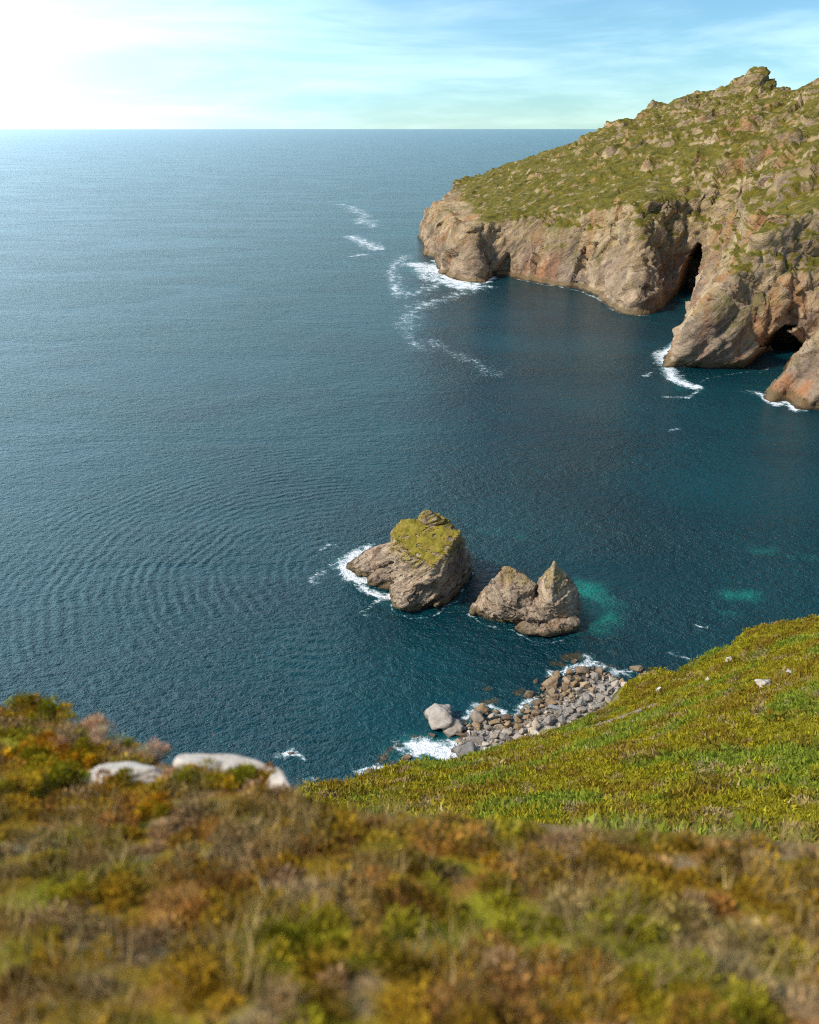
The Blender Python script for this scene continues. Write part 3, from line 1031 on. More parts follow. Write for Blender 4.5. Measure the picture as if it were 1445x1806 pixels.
# cliff below the brink
out = np.zeros((NS, 2))
tan_ = np.gradient(Ed[:, :2], axis=0)
out = np.stack([-tan_[:, 1], tan_[:, 0]], 1)
out /= np.linalg.norm(out, axis=1)[:, None]
ctr = np.array([10.0, 50.0])
flip = np.sign(((Ed[:, :2] - ctr) * out).sum(1))
out *= flip[:, None]
k = np.ones(41) / 41
for c in range(2):
    out[:, c] = np.convolve(np.pad(out[:, c], 20, mode='edge'), k, 'valid')
out /= np.linalg.norm(out, axis=1)[:, None]
drops = []
edge_z = HV[-NS:, 2]
ND = 26
for j in range(1, ND):
    f_ = j / (ND - 1)
    zz = edge_z * (1 - f_) + (-3) * f_
    off = 0.9 * (edge_z - zz) * 0.42 + 0.4
    xy = HV[-NS:, :2] + out * off[:, None]
    drops.append(np.c_[xy, zz + 0 * zz])
D = np.vstack(drops)
D[:, :2] += np.tile(out, (ND - 1, 1)) * (1.6 * fbm(D / 6.0, 4, 95))[:, None] * smooth(0, 4, np.tile(edge_z, ND - 1) - D[:, 2])[:, None]
dcol = np.array([0.24, 0.18, 0.13])[None] * (1 + 0.9 * fbm(D / 4.0, 4, 96))[:, None]
g = smooth(0.0, 0.2, fbm(D / 7.0, 4, 97)) * smooth(30, 5, np.tile(edge_z, ND - 1) - D[:, 2])
dcol = dcol * (1 - g[:, None]) + np.array([0.1, 0.1, 0.012])[None] * g[:, None]
AV = np.vstack([HV, D])
hm = mesh_from('hillside', AV, grid_faces(NV + ND - 1, NS), M_HILL)
set_col(hm, 'tint', np.clip(np.vstack([col, dcol]), 0.004, 1))
hill = link('hillside', hm)
tag(hill, 'steep green and rust moorland slope falling to the shore at the lower right', 'hillside', kind='structure')

# leaf clumps over the slope -----------------------------------------------------


def leaf_cloud(centres, radius, up, tints, per, leaf, aspect=1.8, flat=0.6, seed=0, spread=0.25):
    """many leaf-sized triangles round every centre"""
    r = np.random.default_rng(seed)
    n_ = len(centres)
    N = n_ * per
    ci = np.repeat(np.arange(n_), per)
    dirs = r.normal(size=(N, 3)); dirs /= np.linalg.norm(dirs, axis=1)[:, None]
    dirs[:, 2] = np.abs(dirs[:, 2])
    rad = radius[ci] * r.uniform(0.55, 1.0, N)
    off = dirs * rad[:, None] * np.array([1, 1, flat])[None]
    pos = centres[ci] + off
    axis = dirs + np.array([0, 0, up])[None] + r.normal(scale=0.5, size=(N, 3))
    axis /= np.linalg.norm(axis, axis=1)[:, None]
    side = np.cross(axis, r.normal(size=(N, 3)))
    side /= np.linalg.norm(side, axis=1)[:, None] + 1e-9
    ln = leaf[ci] * r.uniform(0.6, 1.3, N) if isinstance(leaf, np.ndarray) else leaf * r.uniform(0.6, 1.3, N)
    w_ = ln / aspect * 0.5
    a = pos - side * w_[:, None]
    b2 = pos + side * w_[:, None]
    c2 = pos + axis * ln[:, None]
    Vv = np.stack([a, b2, c2], 1).reshape(-1, 3)
    t = tints[ci] * (1 + spread * r.normal(size=(N, 1)))
    t = np.clip(np.repeat(t, 3, axis=0), 0.004, 0.9)
    Fv = np.arange(N * 3).reshape(-1, 3)
    return Vv, Fv, t


# random points on the slope, in the ruled parametrisation
NC = 60000
us = rng.uniform(0, NS - 1.001, NC); vs = (rng.uniform(0.02, 1.0, NC) ** 0.7) * (NV - 1.001)
iu, iv = us.astype(int), vs.astype(int)
fu, fv = us - iu, vs - iv
G = HV.reshape(NV, NS, 3)
C = (G[iv, iu] * ((1 - fu) * (1 - fv))[:, None] + G[iv, iu + 1] * (fu * (1 - fv))[:, None] + G[iv + 1, iu] * ((1 - fu) * fv)[:, None] + G[iv + 1, iu + 1] * (fu * fv)[:, None])
# keep what the camera side can see
th = np.abs(C[:, 0]) < 0.62 * C[:, 1] + 6
C = C[th]
tcol, fern, brown, tan = hill_tint(C)
keep = rng.uniform(size=len(C)) > np.clip(bare_mask(C) * 1.8, 0, 0.97)
C, tcol, fern, brown, tan = C[keep], tcol[keep], fern[keep], brown[keep], tan[keep]
hgt = fbm(np.c_[C[:, :2], np.zeros(len(C))] / 1.3, 3, 120)
big_ = rng.uniform(size=len(C)) < 0.035
rad = 0.35 * big_ * (0.6 + rng.uniform(size=len(C))) + 0.16 + 0.22 * rng.uniform(size=len(C)) + 0.25 * smooth(0.05, 0.3, hgt) * brown + 0.12 * fern
tcol = tcol * (1 + 0.2 * rng.normal(size=(len(C), 1)).clip(-1.5, 1.8))
Vv, Fv, t = leaf_cloud(C, rad, 0.7, tcol, 15, 0.10 + 0.42 * rad, 1.9, 0.75, 5, 0.16)
gm = mesh_from('moorland_cover', Vv, Fv, M_VEG, sm=False)
set_col(gm, 'tint', t)
go = link('moorland_cover', gm)
tag(go, 'low heather, fern and grass covering the steep slope', 'heather', kind='stuff')


# ------------------------------------------------------------------ stones: prototypes
def stone_mesh(name, seed, mat, n_pts=14, sub=3, rough=0.06, boxy=0.5, flat=1.0):
    r = random.Random(seed)
    bm = bmesh.new()
    for i in range(n_pts):
        p = Vector((r.gauss(0, 1), r.gauss(0, 1), r.gauss(0, 1))).normalized()
        m = max(abs(p.x), abs(p.y), abs(p.z))
        p = p * (1 - boxy) + (p / m) * boxy * 0.85
        p.z *= flat
        bm.verts.new(p * r.uniform(0.85, 1.05))
    bmesh.ops.convex_hull(bm, input=bm.verts)
    bmesh.ops.delete(bm, geom=[v_ for v_ in bm.verts if not v_.link_faces], context='VERTS')
    m0 = bpy.data.meshes.new('t'); bm.to_mesh(m0); bm.free()
    m1 = remesh(m0, 0.085 if sub == 3 else 0.06, 1 if sub == 3 else 2)
    vv_ = verts_of(m1); nn = norms_of(m1)
    f1_, f2_, cid_ = worley(vv_ * np.array([1.0, 1.4, 2.0]), seed + 4)
    vv_ += nn * (rough * (1.2 * fbm(vv_ * 1.3, 3, seed) + 1.0 * ridged(vv_ * 2.6, 4, seed + 2) + 1.3 * (cid_ - 0.5) * smooth(0, 0.08, f2_ - f1_)))[:, None]
    set_verts(m1, vv_)
    m1.name = name
    m1.materials.clear(); m1.materials.append(mat)
    m1.polygons.foreach_set('use_smooth', np.ones(len(m1.polygons), bool))
    return m1


BOULDERS = [stone_mesh('boulder', 200 + i, M_BOULDER, 9 + i % 5, 3, 0.075, 0.3 + 0.06 * (i % 4), 0.8) for i in range(9)]


def boulder(mesh_i, loc, size, colr, label, group=None, rot=None, name='boulder'):
    o = bpy.data.objects.new(name, BOULDERS[mesh_i % len(BOULDERS)])
    o.location = loc
    r = random
    o.rotation_euler = rot if rot else (r.uniform(-0.5, 0.5), r.uniform(-0.5, 0.5), r.uniform(0, 6.28))
    o.scale = size if hasattr(size, '__len__') else (size * r.uniform(0.85, 1.25), size * r.uniform(0.75, 1.05), size * r.uniform(0.65, 0.95))
    o.color = (*colr, 1)
    COL.objects.link(o)
    tag(o, label, 'boulder', group)
    return o


shore_px = [(806, 1300), (819, 1278), (849, 1256), (879, 1263), (902, 1270), (931, 1252), (954, 1230), (956, 1206), (987, 1195), (1017, 1182), (1062, 1184), (1094, 1204)]
inner2_px = [(808, 1350), (830, 1342), (852, 1330), (883, 1316), (916, 1308), (958, 1292), (999, 1280), (1029, 1267), (1051, 1256), (1081, 1240), (1098, 1225), (1106, 1212)]
Sh = np.array([at(x, y, 0.0) for x, y in shore_px])
In = np.array([at(x, y, 3.2) for x, y in inner2_px])


def strip(s, v_):
    i = min(int(s), len(Sh) - 2); f_ = s - i
    a = Sh[i] * (1 - f_) + Sh[i + 1] * f_
    c_ = In[i] * (1 - f_) + In[i + 1] * f_
    return a * (1 - v_) + c_ * v_


bs = np.linspace(0, len(Sh) - 1.001, 70)
bv = np.linspace(-0.5, 1.9, 26)
BV = np.array([strip(s, v_) for v_ in bv for s in bs])
BV[:, 2] = np.where(BV[:, 2] > 3.2, 3.2 + (BV[:, 2] - 3.2) * 0.8, BV[:, 2]) - 0.25
bm_ = mesh_from('beach', BV, grid_faces(len(bv), len(bs)), M_SCREE)
tag(link('beach', bm_), 'narrow beach of grey shingle under the boulders', 'beach', kind='structure')

GREY = [(0.45, 0.37, 0.285), (0.36, 0.30, 0.235), (0.52, 0.44, 0.345), (0.29, 0.25, 0.205), (0.46, 0.355, 0.25)]
BROWN = [(0.30, 0.19, 0.09), (0.36, 0.24, 0.125), (0.22, 0.145, 0.075), (0.4, 0.28, 0.16)]
GB = 'boulders heaped on the shore'
special = [
    # px, py, radius px, z, color, label
    (775, 1264, 33, 1.2, (0.46, 0.39, 0.32), 'largest pale boulder at the left end of the boulder beach', (1.3, 0.95, 0.68), 4),
    (795, 1284, 23, 0.8, (0.43, 0.36, 0.29), 'angular pale boulder leaning against the largest boulder', (1.1, 0.9, 0.85), 2),
    (971, 1205, 18, 0.6, (0.34, 0.22, 0.12), 'big brown boulder at the water edge, widest of the brown ones', (1.15, 1.0, 0.8), 1),
    (823, 1328, 23, 2.0, (0.24, 0.22, 0.2), 'big dark grey boulder between white surf and green slope', (0.95, 0.9, 0.95), 3),
    (842, 1266, 18, 0.8, (0.3, 0.24, 0.18), 'large tan boulder right of the angular pale boulder', (1.05, 0.9, 0.85), 4),
    (836, 1308, 17, 1.6, (0.26, 0.22, 0.19), 'long grey boulder above the dark grey boulder by the surf', (1.25, 0.8, 0.7), 5),
    (980, 1250, 13, 1.6, (0.28, 0.27, 0.26), 'blue grey slab boulder in the middle of the boulder heap', (1.3, 0.8, 0.7), 6),
    (1028, 1184, 14, 0.3, (0.24, 0.16, 0.09), 'wide brown boulder awash at the top of the beach', (1.15, 0.85, 0.75), 7),
    (1057, 1183, 10, 0.2, (0.27, 0.19, 0.11), 'flat orange brown boulder right of the wide awash one', (1.2, 0.85, 0.6), 8),
    (1122, 1181, 11, 0.2, (0.26, 0.18, 0.1), 'lone brown rock in water beside the grassy edge', (1.2, 0.85, 0.8), 0),
    (1012, 1167, 8, 0.0, (0.25, 0.16, 0.08), 'brown rock farthest out in the water above the beach', (1.1, 0.9, 0.7), 1),
    (944, 1203, 7, 0.0, (0.2, 0.13, 0.07), 'small dark brown rock standing in water left of the big brown boulder', (0.8, 1.3, 0.7), 2),
    (717, 1337, 9, 0.1, (0.25, 0.16, 0.08), 'brown rock in the foaming pool at the lower left of the beach', (1.2, 0.85, 0.75), 3),
    (676, 1338, 8, -0.2, (0.16, 0.13, 0.09), 'dull brown rock awash far left of the beach', (1.3, 0.9, 0.6), 4),
    (760, 1297, 8, 0.0, (0.14, 0.09, 0.05), 'dark wet rock under the largest pale boulder', (1.3, 0.8, 0.6), 5),
    (814, 1297, 10, 0.6, (0.17, 0.11, 0.06), 'dark brown boulder below the angular pale boulder', (1.2, 0.9, 0.8), 6),
    (894, 1266, 11, 0.4, (0.15, 0.1, 0.06), 'dark brown boulder at the waterline in the middle of the beach', (1.2, 0.8, 0.7), 7),
    (650, 1362, 8, 0.0, (0.25, 0.22, 0.2), 'grey rock in surf near the bottom edge of the bay', (1.3, 0.9, 0.6), 8),
    (510, 1330, 6, -0.1, (0.2, 0.15, 0.1), 'lone rock awash in foam at the bottom left of the bay', (1.7, 0.7, 0.6), 0),
    (800, 1322, 7, 0.3, (0.2, 0.14, 0.09), 'brown rock at the right rim of the foaming pool', (1.0, 0.9, 0.8), 1),
    (933, 1226, 11, 0.3, (0.2, 0.13, 0.07), 'dark brown rounded boulder at the waterline below the big brown boulder', (1.1, 0.9, 0.85), 2),
    (946, 1240, 9, 0.5, (0.21, 0.14, 0.08), 'brown oval boulder next to the dark brown rounded boulder', (1.2, 0.85, 0.75), 3),
]
placed = []
for (px, py, rp, zc, cl, lab, sc, mi) in special:
    p = at(px, py, zc)
    t_ = np.linalg.norm(p - np.array([0, 0, H])) / F
    rad_ = rp * t_
    boulder(mi, p, tuple(rad_ * s_ for s_ in sc), cl, lab, GB, rot=(0.15, -0.2, random.uniform(-0.6, 0.3)))
    placed.append((p, rad_))
cnt = 0
for tries in range(9000):
    s = random.uniform(0.0, len(Sh) - 1.02)
    v_ = random.uniform(-0.08, 1.12)
    p = strip(s, v_)
    r_ = min(1.9, 0.5 * math.exp(abs(random.gauss(0, 0.7)))) * (0.9 if tries < 1800 else 0.5)
    if tries < 160: r_ = max(r_, 1.2)
    ok = True
    for (q_, rr) in placed:
        if (p[0] - q_[0]) ** 2 + (p[1] - q_[1]) ** 2 < (0.82 * (rr + r_)) ** 2:
            ok = False; break
    if not ok: continue
    brown_p = smooth(0.42, 0.05, np.array([v_ + random.uniform(-0.15, 0.2) - 0.25 * (3 < s < 9)]))[0]
    cl = random.choice(BROWN) if random.random() < brown_p else random.choice(GREY)
    f_ = random.uniform(0.85, 1.3)
    cl = tuple(min(1, q_ * f_) for q_ in cl)
    is_b = cl[2] < cl[0] * 0.68
    lab = 'rounded brown boulder among others near the waterline' if is_b else 'grey boulder among others heaped up the narrow beach'
    boulder(random.randrange(9), (p[0], p[1], p[2] + r_ * random.uniform(0.12, 0.4)), r_ * 1.02, cl, lab, 'brown boulders near the waterline' if is_b else 'grey boulders heaped up the beach')
    placed.append((p, r_))
    cnt += 1
    if cnt > 265: break
print('boulders', cnt)

# ------------------------------------------------------------------ pale rocks on the slope
PALES = [stone_mesh('pale_rock', 300 + i, M_PALE, 10 + i, 4, 0.05, 0.45, 0.75) for i in range(4)]


def ground_hit(px, py):
    d = ray(px, py)
    best = None
    ts = np.linspace(20, 135, 500)
    Pt = np.array([0, 0, H])[None] + ts[:, None] * d[None]
    zz = hill_z(Pt[:, :2]) + 0.3
    under = np.where(Pt[:, 2] < zz)[0]
    return Pt[under[0]] if len(under) else Pt[300]


for i, (px, py, wpx, sc, rz, lab) in enumerate([
        (1348, 1209, 15, (1.15, 0.9, 0.75), 0.5, 'largest pale rock on the green slope, low and wide'),
        (1163, 1218, 7, (0.7, 0.6, 1.6), 0.3, 'upright pale rock on the slope close to the beach'),
        (1285, 1166, 7, (0.6, 0.7, 1.4), 0.9, 'narrow pale rock on the slope below the skyline hump'),
        (1248, 1200, 5, (0.6, 0.6, 1.3), 0.2, 'small upright pale rock in the middle of the slope'),
        (1248, 1283, 5, (0.8, 0.6, 1.1), 1.2, 'small pale stone low on the slope amid fern'),
        (1394, 1187, 8, (1.2, 0.7, 0.6), 0.6, 'pale rock half buried at the right edge of the slope')]):
    p = ground_hit(px, py)
    s_ = 1.08 * wpx * np.linalg.norm(p - np.array([0, 0, H])) / F
    o = bpy.data.objects.new('pale_rock', PALES[i % 4])
    o.location = p + np.array([0, 0, 0.25 * s_]); o.scale = tuple(s_ * q_ for q_ in sc); o.rotation_euler = (0.2, 0.35, rz)
    COL.objects.link(o)
    tag(o, lab, 'rock', 'pale rocks on the green slope')

# ------------------------------------------------------------------ near ground (camera stands here)
brow_px = [(-260, 1150, 9.4), (-120, 1190, 9.0), (38, 1262, 8.4), (90, 1275, 8.1), (150, 1300, 7.7), (220, 1328, 7.3), (290, 1350, 6.9), (380, 1362, 6.6), (460, 1372, 6.4), (515, 1400, 6.0), (560, 1425, 5.7), (640, 1432, 5.6), (750, 1442, 5.5),
           (900, 1448, 5.5), (1050, 1462, 5.4), (1200, 1470, 5.4), (1350, 1482, 5.3), (1445, 1490, 5.3), (1600, 1500, 5.2), (1800, 1500, 5.2)]
Bw = np.array([att(*p) for p in brow_px])
seg = np.r_[0, np.cumsum(np.linalg.norm(np.diff(Bw, axis=0), axis=1))]
NBs, NBv = 220, 120
ss = np.linspace(0, seg[-1], NBs)
Be = np.stack([np.interp(ss, seg, Bw[:, k]) for k in range(3)], 1)
Bk = np.stack([np.linspace(-7, 7, NBs), np.full(NBs, -4.0), np.full(NBs, 109.6)], 1)
Bk[:, 2] = 110.2
vv = np.linspace(0, 1, NBv)
GN = np.zeros((NBv, NBs, 3))
for j, f_ in enumerate(vv):
    GN[j] = Bk * (1 - f_) + Be * f_
# slope leaves the camera 1.7 m above the ground
foot_z = lambda Y: 108.25 - 0.0 * Y
for j, f_ in enumerate(vv):
    ybe = np.maximum(Be[:, 1], 1.0)
    Yc = GN[j, :, 1]
    tt = np.clip(Yc / ybe, 0, 1)
    GN[j, :, 2] = np.where(Yc < 0, 108.25 - Yc * 0.35, 108.25 * (1 - tt) + Be[:, 2] * tt - 0.18 * np.sin(tt * math.pi))
g3 = GN.reshape(-1, 3)
damp = np.repeat(1 - 0.8 * smooth(0.9, 1.0, vv), NBs)
g3[:, 2] += (0.10 * fbm(np.c_[g3[:, :2], np.zeros(len(g3))] / 0.7, 4, 160)) * damp
dr = []
for j in range(1, 16):
    f_ = j / 15
    o_ = Be[:, :2] / np.linalg.norm(Be[:, :2], axis=1)[:, None]
    dr.append(np.c_[Be[:, :2] + o_ * (f_ * 6.0), Be[:, 2] - 0.1 - f_ * 14.0 - 2.0 * math.sqrt(f_)])
DR = np.vstack(dr)
NG = np.vstack([g3, DR])


def near_tint(p):
    p3 = np.c_[p[:, :2], np.zeros(len(p))]
    a = fbm(p3 / 0.8, 4, 171); b_ = fbm(p3 / 0.35, 3, 172)
    col = np.array([0.25, 0.15, 0.012])[None] * np.ones((len(p), 1))
    m = smooth(0.0, 0.2, a)[:, None]
    col = col * (1 - m) + np.array([0.22, 0.19, 0.012])[None] * m
    m = smooth(0.05, 0.22, b_ - 0.4 * a)[:, None]
    col = col * (1 - m) + np.array([0.27, 0.13, 0.03])[None] * m
    m = smooth(0.1, 0.22, fbm(p3 / 0.6, 4, 173))[:, None] * 0.7
    return 1.35 * (col * (1 - m) + np.array([0.3, 0.2, 0.12])[None] * m)


nm = mesh_from('cliff_top', NG, grid_faces(NBv + 15, NBs), M_HILL)
set_col(nm, 'tint', np.clip(near_tint(NG), 0.004, 1))
tag(link('cliff_top', nm), 'heathery cliff top in the near foreground', 'cliff top', kind='structure')


def near_hit(px, py):
    d = ray(px, py)
    ts = np.linspace(1.2, 10, 400)
    Pt = np.array([0, 0, H])[None] + ts[:, None] * d[None]
    best = 1e9; bp = Pt[-1]
    # nearest grid vertex to the ray
    rel = g3 - np.array([0, 0, H])
    dn_ = d / np.linalg.norm(d)
    al = rel @ dn_
    perp = np.linalg.norm(rel - al[:, None] * dn_[None], axis=1)
    perp[al < 0.8] = 9
    return g3[np.argmin(perp)]


# pale quartzite slabs --------------------------------------------------------------
def slab(px, py, w, h, lab, thick=0.16, rz=0.0, tilt=-0.35, mi=0, lift=0.02, group='pale slabs of rock in the foreground'):
    p = near_hit(px, py)
    t_ = np.linalg.norm(p - np.array([0, 0, H])) / F
    o = bpy.data.objects.new('pale_slab', SLABS[mi % len(SLABS)])
    o.location = p + np.array([0, 0, lift])
    o.scale = (w / 2 * t_, h / 2 * t_ * 1.5, thick)
    o.rotation_euler = (tilt, 0.0, rz)
    COL.objects.link(o)
    tag(o, lab, 'rock', group)
    return o


SLABS = [stone_mesh('pale_slab', 400 + i, M_PALE, 13 + 2 * i, 4, 0.085, 0.5, 0.9) for i in range(5)]
slab(228, 1382, 150, 62, 'white blurred rock in heather at the lower left, left of the mossy slab', 0.14, -0.12, -0.3, 0, 0.0)
slab(405, 1362, 215, 46, 'long white slab with moss on top at the brink, lower left', 0.16, -0.22, -0.2, 1, 0.0)
slab(506, 1388, 80, 24, 'small white rock tapering down at the right end of the mossy slab', 0.14, -0.6, -0.4, 2, 0.0)


# bushes and tufts ----------------------------------------------------------------------
def bush_mesh(name, seed, tint, n_clump=26, per=120, leaf=0.028, flat=0.8, up=0.6, aspect=2.2):
    r = np.random.default_rng(seed)
    c = r.normal(size=(n_clump, 3)); c /= np.linalg.norm(c, axis=1)[:, None]
    c[:, 2] = np.abs(c[:, 2])
    c *= r.uniform(0.25, 0.85, (n_clump, 1))
    c[:, 2] *= flat
    tn = np.array(tint)[None] * (1 + 0.3 * r.normal(size=(n_clump, 1)).clip(-1.6, 1.6))
    tn[:, 0] *= 1 + 0.2 * r.normal(size=n_clump)
    V_, F_, t_ = leaf_cloud(c, r.uniform(0.22, 0.4, n_clump), up, np.clip(tn, 0.006, 1), per, leaf * 4.5, aspect, 0.9, seed, 0.25)
    m = mesh_from(name, V_, F_, M_VEG, sm=False)
    set_col(m, 'tint', t_)
    return m


HEATH = [bush_mesh('heather_bush', 500, (0.46, 0.26, 0.01)), bush_mesh('heather_bush', 501, (0.32, 0.24, 0.01)), bush_mesh('heather_bush', 502, (0.46, 0.28, 0.02))]
DRY = [bush_mesh('dry_grass_tuft', 510, (0.47, 0.33, 0.19), 22, 130, 0.045, 0.9, 1.6, 9.0), bush_mesh('dry_grass_tuft', 511, (0.5, 0.36, 0.23), 22, 130, 0.045, 0.9, 1.6, 9.0)]


def bush(kind, px, py, rpx, lab, mi=0, group=None, lift=0.0):
    p = near_hit(px, py)
    t_ = np.linalg.norm(p - np.array([0, 0, H])) / F
    src = HEATH if kind == 'heather_bush' else DRY
    o = bpy.data.objects.new(kind, src[mi % len(src)])
    r_ = rpx * t_
    o.location = p + np.array([0, 0, lift - 0.1 * r_]); o.scale = (r_, r_, r_)
    o.rotation_euler = (random.uniform(-0.15, 0.15), random.uniform(-0.15, 0.15), random.uniform(0, 6.28))
    COL.objects.link(o)
    tag(o, lab, 'bush' if kind == 'heather_bush' else 'grass tuft', group)


GHB = 'heather bushes on the near cliff top'
GDG = 'dry grass tufts on the near cliff top'
for a in [(45, 1262, 42, 'rusty heather bush at the left edge, highest on the cliff top', 2), (92, 1275, 46, 'rounded olive heather bush, highest against the sea', 1), (60, 1335, 52, 'olive heather bush low at the left edge', 0),
          (140, 1345, 42, 'brown heather bush left of the white blurred rock', 0), (105, 1385, 55, 'wide heather bush in front of the left edge bushes', 1), (228, 1322, 28, 'yellow green heather bush on the brink left of the mossy slab', 1),
          (200, 1400, 45, 'heather bush at the foot of the white blurred rock', 0), (350, 1385, 48, 'yellow green bush in front of the mossy slab, left', 1), (415, 1388, 50, 'olive bush in front of the mossy slab, centre', 1),
          (470, 1385, 36, 'rusty bush at the right end of the mossy slab', 0), (30, 1410, 50, 'brown heather bush below the left edge', 2), (265, 1440, 40, 'heather bush between the white rock and the pale slabs', 0)]:
    bush('heather_bush', *a, group=GHB)
for a in [(150, 1300, 44, 'tall pink tan dry grass tuft behind the brown heather', 0), (185, 1325, 44, 'tan dry grass tuft above the white blurred rock', 1), (265, 1345, 36, 'tan dry grass tuft left of the mossy slab at the brink', 1),
          (300, 1372, 32, 'pale dry grass tuft between the two white rocks', 0), (120, 1315, 30, 'pinkish dry grass tuft between the heather bushes', 0), (240, 1340, 30, 'dry grass tuft behind the white blurred rock', 0)]:
    bush('dry_grass_tuft', *a, group=GDG)

# low cover of heather cushions and grass blades
NC = 3400
iu = rng.integers(0, NBs - 1, NC); iv = rng.integers(int(NBv * 0.3), NBv - 1, NC)
C = g3.reshape(NBv, NBs, 3)[iv, iu] + rng.normal(scale=0.05, size=(NC, 3)) * np.array([1, 1, 0.2])
mk = (np.abs(C[:, 0]) < 0.6 * C[:, 1] + 0.8) & (C[:, 1] > 0.8)
C = C[mk]


def clear_of_slabs(p, k_):
    ok_ = np.ones(len(p), bool)
    for o_ in scene.objects:
        if o_.name.startswith('pale_slab'):
            dx = (p[:, 0] - o_.location.x) / o_.scale.x; dy = (p[:, 1] - o_.location.y) / o_.scale.y
            ok_ &= (dx * dx + dy * dy) > k_
    return ok_


C = C[clear_of_slabs(C, 0.75)]
nt = near_tint(C) * (1 + 0.35 * rng.normal(size=(len(C), 1)).clip(-1.5, 1.5))
Vv, Fv, t = leaf_cloud(C - np.array([0, 0, 0.03]), 0.06 + 0.10 * rng.uniform(size=len(C)) ** 2, 0.7, np.clip(nt, 0.006, 1), 150, 0.036, 2.4, 0.9, 77, 0.3)
nb = 16000
iu = rng.integers(0, NBs - 1, nb); iv = rng.integers(int(NBv * 0.3), NBv - 1, nb)
B = g3.reshape(NBv, NBs, 3)[iv, iu] + rng.normal(scale=0.04, size=(nb, 3)) * np.array([1, 1, 0.1])
pm_ = fbm(np.c_[B[:, :2], np.zeros(nb)] / 0.55, 3, 420) > 0.03
B = B[pm_ & clear_of_slabs(B, 0.9)]
gt = np.array([0.42, 0.30, 0.12])[None] * (1 + 0.3 * rng.normal(size=(len(B), 1)).clip(-1.5, 1.5))
V2, F2, t2 = leaf_cloud(B, np.full(len(B), 0.03), 1.6, np.clip(gt, 0.01, 1), 5, 0.16, 26.0, 0.6, 78, 0.25)
Fv = np.vstack([Fv, F2 + len(Vv)]); Vv = np.vstack([Vv, V2]); t = np.vstack([t, t2])
nv = mesh_from('ground_heather', Vv, Fv, M_VEG, sm=False)
set_col(nv, 'tint', t)
tag(link('ground_heather', nv), 'rusty heather cushions and pale grass on the near cliff top', 'heather', kind='stuff')

# ------------------------------------------------------------------ light
SUN_EL = math.radians(43)
SUN_AZ = math.radians(-108)      # from +Y, negative = left; a little behind the camera
sd = Vector((math.sin(SUN_AZ) * math.cos(SUN_EL), math.cos(SUN_AZ) * math.cos(SUN_EL), math.sin(SUN_EL)))
sl = bpy.data.lights.new('sun', 'SUN')
sl.energy = 3.9
sl.angle = math.radians(9.0)
sl.color = (1.0, 0.93, 0.82)
so = bpy.data.objects.new('sun', sl)
so.rotation_euler = (-sd).to_track_quat('-Z', 'Y').to_euler()
COL.objects.link(so)

w = bpy.data.worlds.new('World')
scene.world = w
w.use_nodes = True
nt_ = w.node_tree
bg = nt_.nodes['Background']
sky = nt_.nodes.new('ShaderNodeTexSky')
sky.sky_type = 'NISHITA'
sky.sun_disc = False
sky.sun_elevation = SUN_EL
sky.sun_rotation = SUN_AZ
sky.altitude = 0
sky.air_density = 1.0
sky.dust_density = 0.05
sky.ozone_density = 3.0
hs = nt_.nodes.new('ShaderNodeHueSaturation')     # thin high overcast: a paler sky
hs.inputs['Saturation'].default_value = 0.85
nt_.links.new(sky.outputs[0], hs.inputs['Color'])
mx_ = nt_.nodes.new('ShaderNodeMix'); mx_.data_type = 'RGBA'; mx_.blend_type = 'MULTIPLY'
mx_.inputs[0].default_value = 1.0
mx_.inputs[7].default_value = (0.58, 0.92, 1.10, 1)
nt_.links.new(hs.outputs[0], mx_.inputs[6])
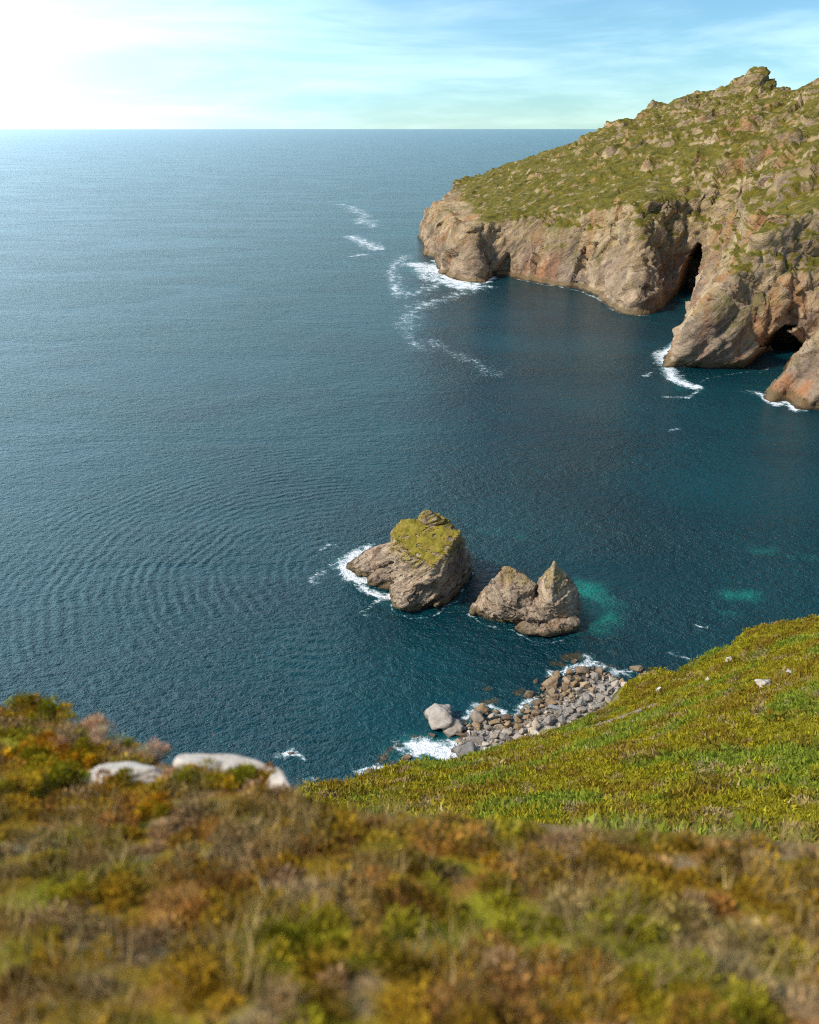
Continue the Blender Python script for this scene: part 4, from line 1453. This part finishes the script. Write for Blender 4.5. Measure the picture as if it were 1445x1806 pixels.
# glow added low in the left sky so the sea reflects paler there
tcw = nt_.nodes.new('ShaderNodeTexCoord')
dt = nt_.nodes.new('ShaderNodeVectorMath'); dt.operation = 'DOT_PRODUCT'
ga, ge = math.radians(-48), math.radians(16)
nt_.links.new(tcw.outputs['Generated'], dt.inputs[0])
dt.inputs[1].default_value = (math.sin(ga) * math.cos(ge), math.cos(ga) * math.cos(ge), math.sin(ge))
pw = nt_.nodes.new('ShaderNodeMath'); pw.operation = 'POWER'
cl_ = nt_.nodes.new('ShaderNodeMath'); cl_.operation = 'MAXIMUM'; cl_.inputs[1].default_value = 0.0
nt_.links.new(dt.outputs['Value'], cl_.inputs[0])
nt_.links.new(cl_.outputs[0], pw.inputs[0]); pw.inputs[1].default_value = 6.5
ad = nt_.nodes.new('ShaderNodeMix'); ad.data_type = 'RGBA'; ad.blend_type = 'ADD'
nt_.links.new(pw.outputs[0], ad.inputs[0])
nt_.links.new(mx_.outputs[2], ad.inputs[6])
ad.inputs[7].default_value = (13.0, 17.5, 21.0, 1)
# thin streaky cloud
mp_ = nt_.nodes.new('ShaderNodeMapping'); mp_.inputs['Scale'].default_value = (2.2, 2.2, 16.0)
nt_.links.new(tcw.outputs['Generated'], mp_.inputs[0])
cn = nt_.nodes.new('ShaderNodeTexNoise'); cn.inputs['Scale'].default_value = 1.6; cn.inputs['Detail'].default_value = 7; cn.inputs['Roughness'].default_value = 0.6
cn.inputs['Distortion'].default_value = 0.4
nt_.links.new(mp_.outputs[0], cn.inputs[0])
cr_ = nt_.nodes.new('ShaderNodeMapRange'); cr_.interpolation_type = 'SMOOTHSTEP'
cr_.inputs[1].default_value = 0.38; cr_.inputs[2].default_value = 0.72; cr_.inputs[3].default_value = 0.0; cr_.inputs[4].default_value = 0.75
nt_.links.new(cn.outputs[0], cr_.inputs[0])
cm_ = nt_.nodes.new('ShaderNodeMix'); cm_.data_type = 'RGBA'; cm_.blend_type = 'ADD'
nt_.links.new(cr_.outputs[0], cm_.inputs[0])
nt_.links.new(ad.outputs[2], cm_.inputs[6])
cm_.inputs[7].default_value = (3.2, 3.1, 3.0, 1)
nt_.links.new(cm_.outputs[2], bg.inputs[0])
bg.inputs[1].default_value = 0.1

scene.view_settings.view_transform = 'Standard'
scene.view_settings.look = 'None'
scene.view_settings.exposure = 0.25
scene.view_settings.gamma = 1.0
scene.cycles.max_bounces = 6
scene.cycles.diffuse_bounces = 3
scene.cycles.glossy_bounces = 3
scene.cycles.use_denoising = False
scene.cycles.sample_clamp_direct = 1.4
scene.cycles.sample_clamp_indirect = 2.0
scene.cycles.filter_width = 1.15
